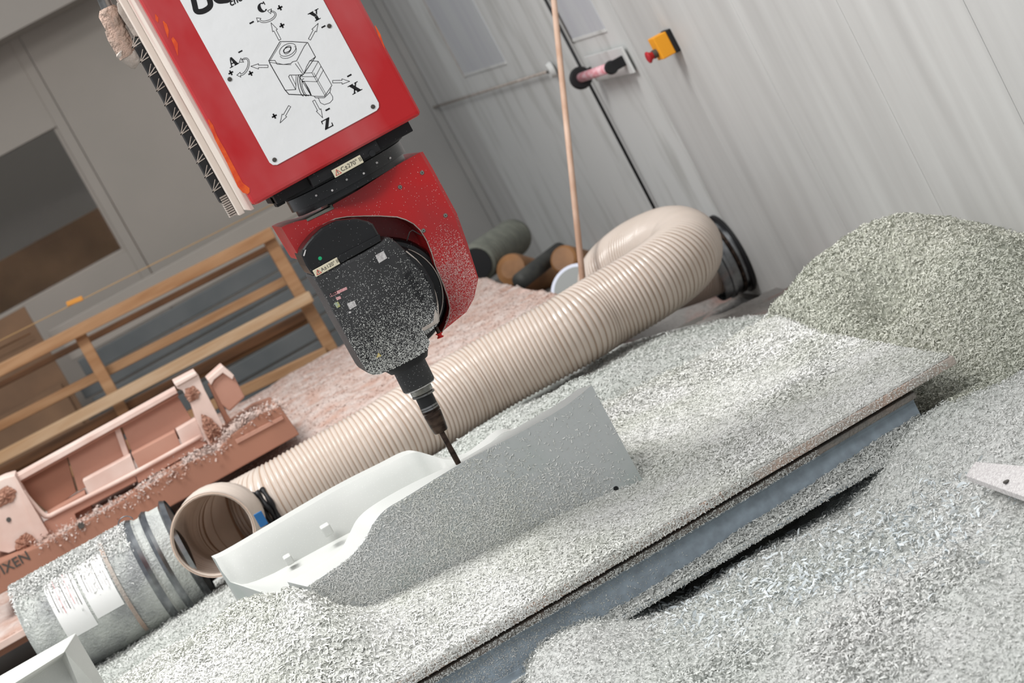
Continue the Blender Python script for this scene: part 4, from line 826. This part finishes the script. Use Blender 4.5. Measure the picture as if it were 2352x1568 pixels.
# rotary ring under the ram
rc = PY(787, 392, 4.79); RX = rc[0]
def zr(px, py): return float(PY(px, py, 4.63)[2])
lathe('ring', (RX, 4.79, bz0+.01), (RX, 4.79, bz0-.030), [(0, .150), (1, .150)], M_BLACKM, mc, 64)
for (x0_, x1_, y0_, z1_, z0_) in ((.372, .455, 4.66, .004, .022), (.455, .62, 4.635, .004, .026), (.62, .705, 4.66, .0, .024)):
    box('ring_block', (x0_, y0_, bz0-z0_), (x1_, 4.9, bz0+.0-z1_+.004), M_BLACKM, mc, bev=.002)
lathe('lower_ring', (RX, 4.79, bz0-.028), (RX, 4.79, bz0-.074), [(0, .138), (.1, .142), (.7, .142), (.72, .134), (1, .134)], M_BLACK, mc, 64)
box('ring_block', (.372, 4.70, bz0-.03), (.392, 4.76, bz0-.004), M_BLACKM, mc, bev=.002)
for k in range(6):
    a_ = math.radians(232+k*15.5); lathe('screw', (RX+.142*math.cos(a_), 4.79+.142*math.sin(a_), bz0-.046-.006*(k % 2)), (RX+.145*math.cos(a_), 4.79+.145*math.sin(a_), bz0-.046-.006*(k % 2)), [(0, .0028), (1, .0022)], M_LABEL, mc, 8)
def tagplate(px_, py_, Y, wpx, hpx, s_, name):
    c_ = PY(px_, py_, Y); w_, h_ = wpx/1060/2, hpx/1060/2; tg = box(name, (c_[0]-w_, Y-.0035, c_[2]-h_), (c_[0]+w_, Y+.001, c_[2]+h_), M_TAG, mc, bev=.0006, seg=1, label='beige warning tag reading '+s_)
    yy = Y-.0036; x_ = c_[0]-w_+.004; z_ = c_[2]; strokes('warning_triangle', [([(x_, z_-h_*.62), (x_+h_*1.4, z_-h_*.62), (x_+h_*.7, z_+h_*.62), (x_, z_-h_*.62)], .0011), ], yy, M_INKRED, tg); strokes('exclamation_mark', [([(x_+h_*.7, z_-h_*.4), (x_+h_*.7, z_+h_*.25)], .0012)], yy, M_INK, tg)
    text('lettering', s_, x_+h_*1.6, z_, yy, h_*1.42, M_INKG, tg, bold=.0)
    return tg
tagplate(798, 382, 4.628, 74, 19, 'C\u00b1270\u00b0 II', 'warning_tag')
for sx in (-1, 1): lathe('tag_screw', (RX-.0+sx*.045+.01, 4.634, bz0-.022), (RX+sx*.045+.01, 4.625, bz0-.022), [(0, .007), (1, .007)], M_BLACKM, mc, 12)
# fork arm (red cover) with the arched opening
def c2(x, y): return (600+x/2.529, 280+y/2.529)
YA = 4.70
arch = [(1050, 1222), (1085, 1150), (1096, 1080), (1085, 1020), (1060, 950), (1035, 890), (1010, 830), (990, 760), (962, 690), (925, 630), (885, 592), (840, 568), (790, 552), (690, 546), (600, 546), (500, 550), (430, 562), (360, 595), (300, 640), (255, 695), (238, 750), (236, 805)]
outer = [(225, 790), (118, 612), (150, 596), (205, 578), (262, 566), (420, 505), (415, 480), (560, 398), (790, 250), (920, 178), (942, 172)]
right = [(1000, 270), (1040, 345), (1140, 530), (1200, 700), (1265, 905), (1240, 1025), (1195, 1105), (1050, 1222)]
arm = pprism('arm_cover', [c2(*p) for p in outer+right[:-1]+arch], YA, YA, YA+.235, M_RED2, mc, bev=.0)
bm = bmesh.new(); bm.from_mesh(arm.data)      # wide chamfer along the right rim, as on the casting
me_ = arm.data; yl = min(v.co.y for v in bm.verts)
rimw = [np.array(PY(*c2(*p), YA)) for p in [(942, 172)]+right]; base_ = np.array(wloc(arm))
ed = []
for e_ in bm.edges:
    a1_, b1_ = [np.array(v.co)+base_ for v in e_.verts]
    if abs(a1_[1]-YA) < 1e-4 and abs(b1_[1]-YA) < 1e-4 and any(np.hypot(a1_[0]-r_[0], a1_[2]-r_[2]) < 2e-3 for r_ in rimw) and any(np.hypot(b1_[0]-r_[0], b1_[2]-r_[2]) < 2e-3 for r_ in rimw): ed.append(e_)
bmesh.ops.bevel(bm, geom=ed, offset=.017, segments=1, affect='EDGES', clamp_overlap=True); bmesh.ops.recalc_face_normals(bm, faces=bm.faces); bm.to_mesh(me_); bm.free()
pprism('arm_inner_wall', [c2(*p) for p in ((240, 720), (400, 500), (800, 400), (960, 620), (1080, 980), (1060, 1190), (1000, 1180), (800, 800), (500, 700))], YA+.12, YA+.12, YA+.23, M_RED2, mc, bev=0)
P = np.array([np.array(PY(*c2(*p), YA-.001)) for p in arch]); tube('arch_highlight', P, .0013, M_DUSTY, mc, 6)  # white highlight of the arch edge, put in as a pale line
pprism('cover_notch', [c2(*p) for p in ((262, 566), (268, 578), (425, 503), (408, 478), (400, 482), (402, 492))], YA-.002, YA-.002, YA+.05, M_GREYH, mc, bev=.001)
for x, y in ((934, 295), (806, 378), (1070, 543), (942, 631)):
    q = PY(*c2(x, y), YA); lathe('screw', (q[0], YA+.001, q[2]), (q[0], YA-.0022, q[2]), [(0, .0052), (.5, .005), (1, .0035)], M_SCREW, mc, 14); lathe('screw_socket', (q[0], YA-.0022, q[2]), (q[0], YA-.0026, q[2]), [(0, .0022), (1, .0022)], M_INKG, mc, 6)
q = [np.array(PY(*c2(*p), YA-.004)) for p in ((846, 690), (862, 640), (878, 628), (936, 662))]; tube('wire_clip', q, .0012, M_DARKT, mc, 6)
# rotary disc of the A axis
dc = PY(*c2(742, 1008), 4.77); rd = 343/2.529/1045
lathe('rotary_disc', (dc[0], YA+.11, dc[2]), (dc[0], YA+.035, dc[2]), [(0, rd), (.75, rd), (.95, rd*.97), (1, rd*.93)], M_BLACK, mc, 72)
lathe('disc_ring', (dc[0]-.004, YA+.04, dc[2]), (dc[0]-.004, YA-.004, dc[2]), [(0, rd*.88), (.8, rd*.88), (1, rd*.84)], M_BLACKM, mc, 72)
# spindle body
YS = 4.60
body = [(300, 895), (345, 880), (460, 826), (590, 760), (690, 700), (722, 672), (745, 666), (790, 700), (845, 752), (900, 800), (940, 850), (985, 930), (1012, 1000), (1024, 1060), (1030, 1165), (1010, 1195), (950, 1235), (985, 1275), (970, 1318), (930, 1350), (800, 1418), (730, 1450), (690, 1466), (655, 1470), (622, 1462), (600, 1430), (430, 1130), (385, 1040)]
sp = pprism('spindle_body', [c2(*p) for p in body], YS, YS, YS+.17, M_BODY, mc, bev=.007, seg=2)
dome = [(234, 776), (240, 740), (262, 705), (300, 660), (350, 615), (420, 580), (440, 572), (560, 560), (620, 575), (650, 590), (690, 660), (700, 695), (600, 755), (460, 826), (330, 890), (298, 893), (262, 838)]
pprism('spindle_cap', [c2(*p) for p in dome], YS+.008, YS+.008, YS+.16, M_BLACK, mc, bev=.009, seg=3)
pprism('cap_step', [c2(*p) for p in ((445, 800), (455, 772), (690, 650), (698, 690), (590, 750), (462, 822))], YS+.003, YS+.003, YS+.05, M_BLACK, mc, bev=.002)
pprism('cap_notch', [c2(*p) for p in ((244, 778), (256, 742), (262, 742), (252, 780))], YS+.006, YS+.006, YS+.02, M_LABEL, mc, bev=.001)
pprism('body_fin', [c2(*p) for p in ((845, 760), (900, 800), (950, 850), (1000, 940), (1020, 1040), (1014, 1060), (1003, 1040), (985, 960), (935, 865), (880, 810))], YS-.002, YS-.004, YS+.01, M_BLACKM, mc, bev=.002)
pprism('body_corner', [c2(*p) for p in ((1010, 1085), (1028, 1120), (1032, 1165), (945, 1215), (930, 1200), (1000, 1160))], YS-.002, YS-.003, YS+.01, M_DUSTY, mc, bev=.002)
for (x, y) in ((852, 888), (871, 922), (892, 954), (911, 995), (927, 1030)):
    q = PY(*c2(x, y), YS); V, Fc = lathe_geo((0, 0, 0), (0, -.003, 0), [(0, 1), (1, .92)], 18); V = [(q[0]+v.x*.0098+v.z*.002, YS+.0015+v.y, q[2]+v.z*.0062+v.x*.003) for v in V]; Fc.append(list(range(18, 36)))
    obj('vent_hole', V, Fc, M_RUBB, mc)
edge = [(842, 750), (900, 798), (942, 848), (986, 928), (1014, 1000), (1026, 1060), (1032, 1160)]
tube('dust_highlight_edge', [np.array(PY(*c2(*p), YS-.001)) for p in edge], .0015, M_DUSTY, sp, 6)
w = np.linspace(-.75, .95, 24); tube('dust_highlight_edge', [np.array([dc[0]-.004+rd*.86*math.cos(a), YA-.005, dc[2]-rd*.86*math.sin(a)]) for a in w], .0012, M_DUSTY, mc, 6)  # highlight on the disc's edge, drawn as a thin pale tube
def sticker(name, pts, m, parent=sp, y=YS): fills(name, [[(h_[0], h_[2]) for h_ in (PY(*c2(*p), y) for p in pts)]], y, m, parent, t=.0009)
sticker('sticker', ((662, 775), (710, 748), (732, 790), (684, 820)), M_LABEL); sticker('brand_sticker', ((395, 1000), (495, 957), (500, 972), (402, 1018)), M_LABELP); sticker('sticker', ((432, 1020), (458, 1010), (465, 1025), (440, 1036)), M_LABELP); sticker('sticker', ((422, 1052), (446, 1042), (460, 1070), (440, 1082)), M_LABELG); sticker('sticker', ((497, 1055), (540, 1036), (554, 1068), (514, 1090)), M_LABEL); sticker('sticker', ((505, 1104), (518, 1098), (523, 1108), (510, 1113)), M_LABEL)
sticker('warning_sticker', ((668, 1372), (680, 1340), (698, 1358)), M_YEL); sticker('dark_sticker', ((590, 1372), (630, 1350), (652, 1380), (612, 1398)), M_RUBB)
q = PY(*c2(399, 1009), YS-.001); text('lettering', 'HSD', q[0], q[2], YS-.001, .0085, M_INK, sp, bold=.0004)
q = PY(*c2(342, 792), YS+.007); lathe('green_dot', (q[0], YS+.008, q[2]), (q[0], YS+.0065, q[2]), [(0, .0042), (1, .004)], M_GREEN, mc, 14)
tagplate(*c2(378, 843), YS-.001, 62, 16, 'A\u00b1120\u00b0 II', 'warning_tag')
# nozzle with red cap
a_ = PY(*c2(1015, 1190), YS+.05); b_ = PY(*c2(1032, 1226), YS+.05); lathe('nozzle', a_, b_, [(0, .004), (1, .004)], M_STEELD, mc, 12)
c_ = PY(*c2(1042, 1252), YS+.05); lathe('nozzle_cap', b_, c_, [(0, .008), (.15, .008), (.3, .005), (.7, .005), (.8, .0075), (1, .0075)], M_INKRED, mc, 14)
# nose, tool holder and cutter (axis runs down to the rim being cut)
YT = 4.715
def axp(x, y): return PY(x, y, YT)
k_ = 1/1052
lathe('nose', axp(935, 830), axp(963, 886), [(0, 40*k_), (.92, 40*k_), (.97, 39.5*k_), (1, 38*k_)], M_BODY, mc, 48)
lathe('nose_flange', axp(925, 810), axp(940, 838), [(0, 56*k_), (.6, 56*k_), (1, 48*k_)], M_BLACKM, mc, 48)
lathe('nose_lip', axp(962.5, 885), axp(964, 888), [(0, 38*k_), (1, 37*k_)], M_LABEL, mc, 48)
lathe('tool_collar', axp(963, 886), axp(971, 902.5), [(0, 26.5*k_), (.85, 26.5*k_), (1, 24.5*k_)], M_STEEL, mc, 48)
lathe('tool_ring', axp(971, 902), axp(973.6, 908), [(0, 24*k_), (.2, 27.5*k_), (.8, 27.5*k_), (1, 24*k_)], M_STEEL, mc, 48)
lathe('holder_neck', axp(973, 907), axp(984, 930), [(0, 21*k_), (1, 21*k_)], M_RUBB, mc, 40)
lathe('holder_band', axp(984, 930), axp(988.5, 939), [(0, 21.5*k_), (.45, 21.5*k_), (.5, 20*k_), (.6, 21.8*k_), (1, 21.8*k_)], M_STEEL, mc, 40)
lathe('collet_nut', axp(988.5, 939), axp(1013.3, 990.8), [(0, 21.8*k_), (.1, 22*k_), (.13, 20.6*k_), (.2, 21.5*k_), (.75, 19.2*k_), (.8, 18.4*k_), (.95, 18*k_), (1, 16*k_)], M_STEELD, mc, 40)
lathe('cutter', axp(1013, 990), axp(1053, 1064), [(0, 6.6*k_), (.55, 6.6*k_), (.56, 7*k_), (1, 6.8*k_)], M_STEELD, mc, 20)
# dust on spindle and arm: real flecks, denser downwards
zb_ = PY(*c2(650, 1466), YS)[2]; zt_ = PY(*c2(700, 690), YS)[2]
cling('dust_flecks', [c2(*p) for p in body], YS-.0004, 34000, .0017, M_CHW, sp, dens=lambda x, z: np.clip(1.05*((zt_-z)/(zt_-zb_))**2.8+.02, 0, 1)*(.75+.5*vnoise(x, z, 60, 2)), wid=.5, curl=.5)
ap = [c2(*p) for p in ((1040, 560), (1150, 640), (1255, 905), (1235, 1020), (1190, 1100), (1060, 1200), (1096, 1080), (1060, 950), (1010, 830), (960, 700))]
cling('dust_flecks', ap, YA-.0004, 12000, .0017, mat('pinkish_dust', srgb(214, 176, 172), rough=.9), arm, dens=lambda x, z: np.clip((1.17-z)/.17, .1, 1)**3, wid=.5, curl=.5)
tris = sum(sum(len(p.vertices)-2 for p in m.polygons) for m in bpy.data.meshes if m.users)
print('TRIS', tris); print('SCENE OK', len(bpy.data.objects))
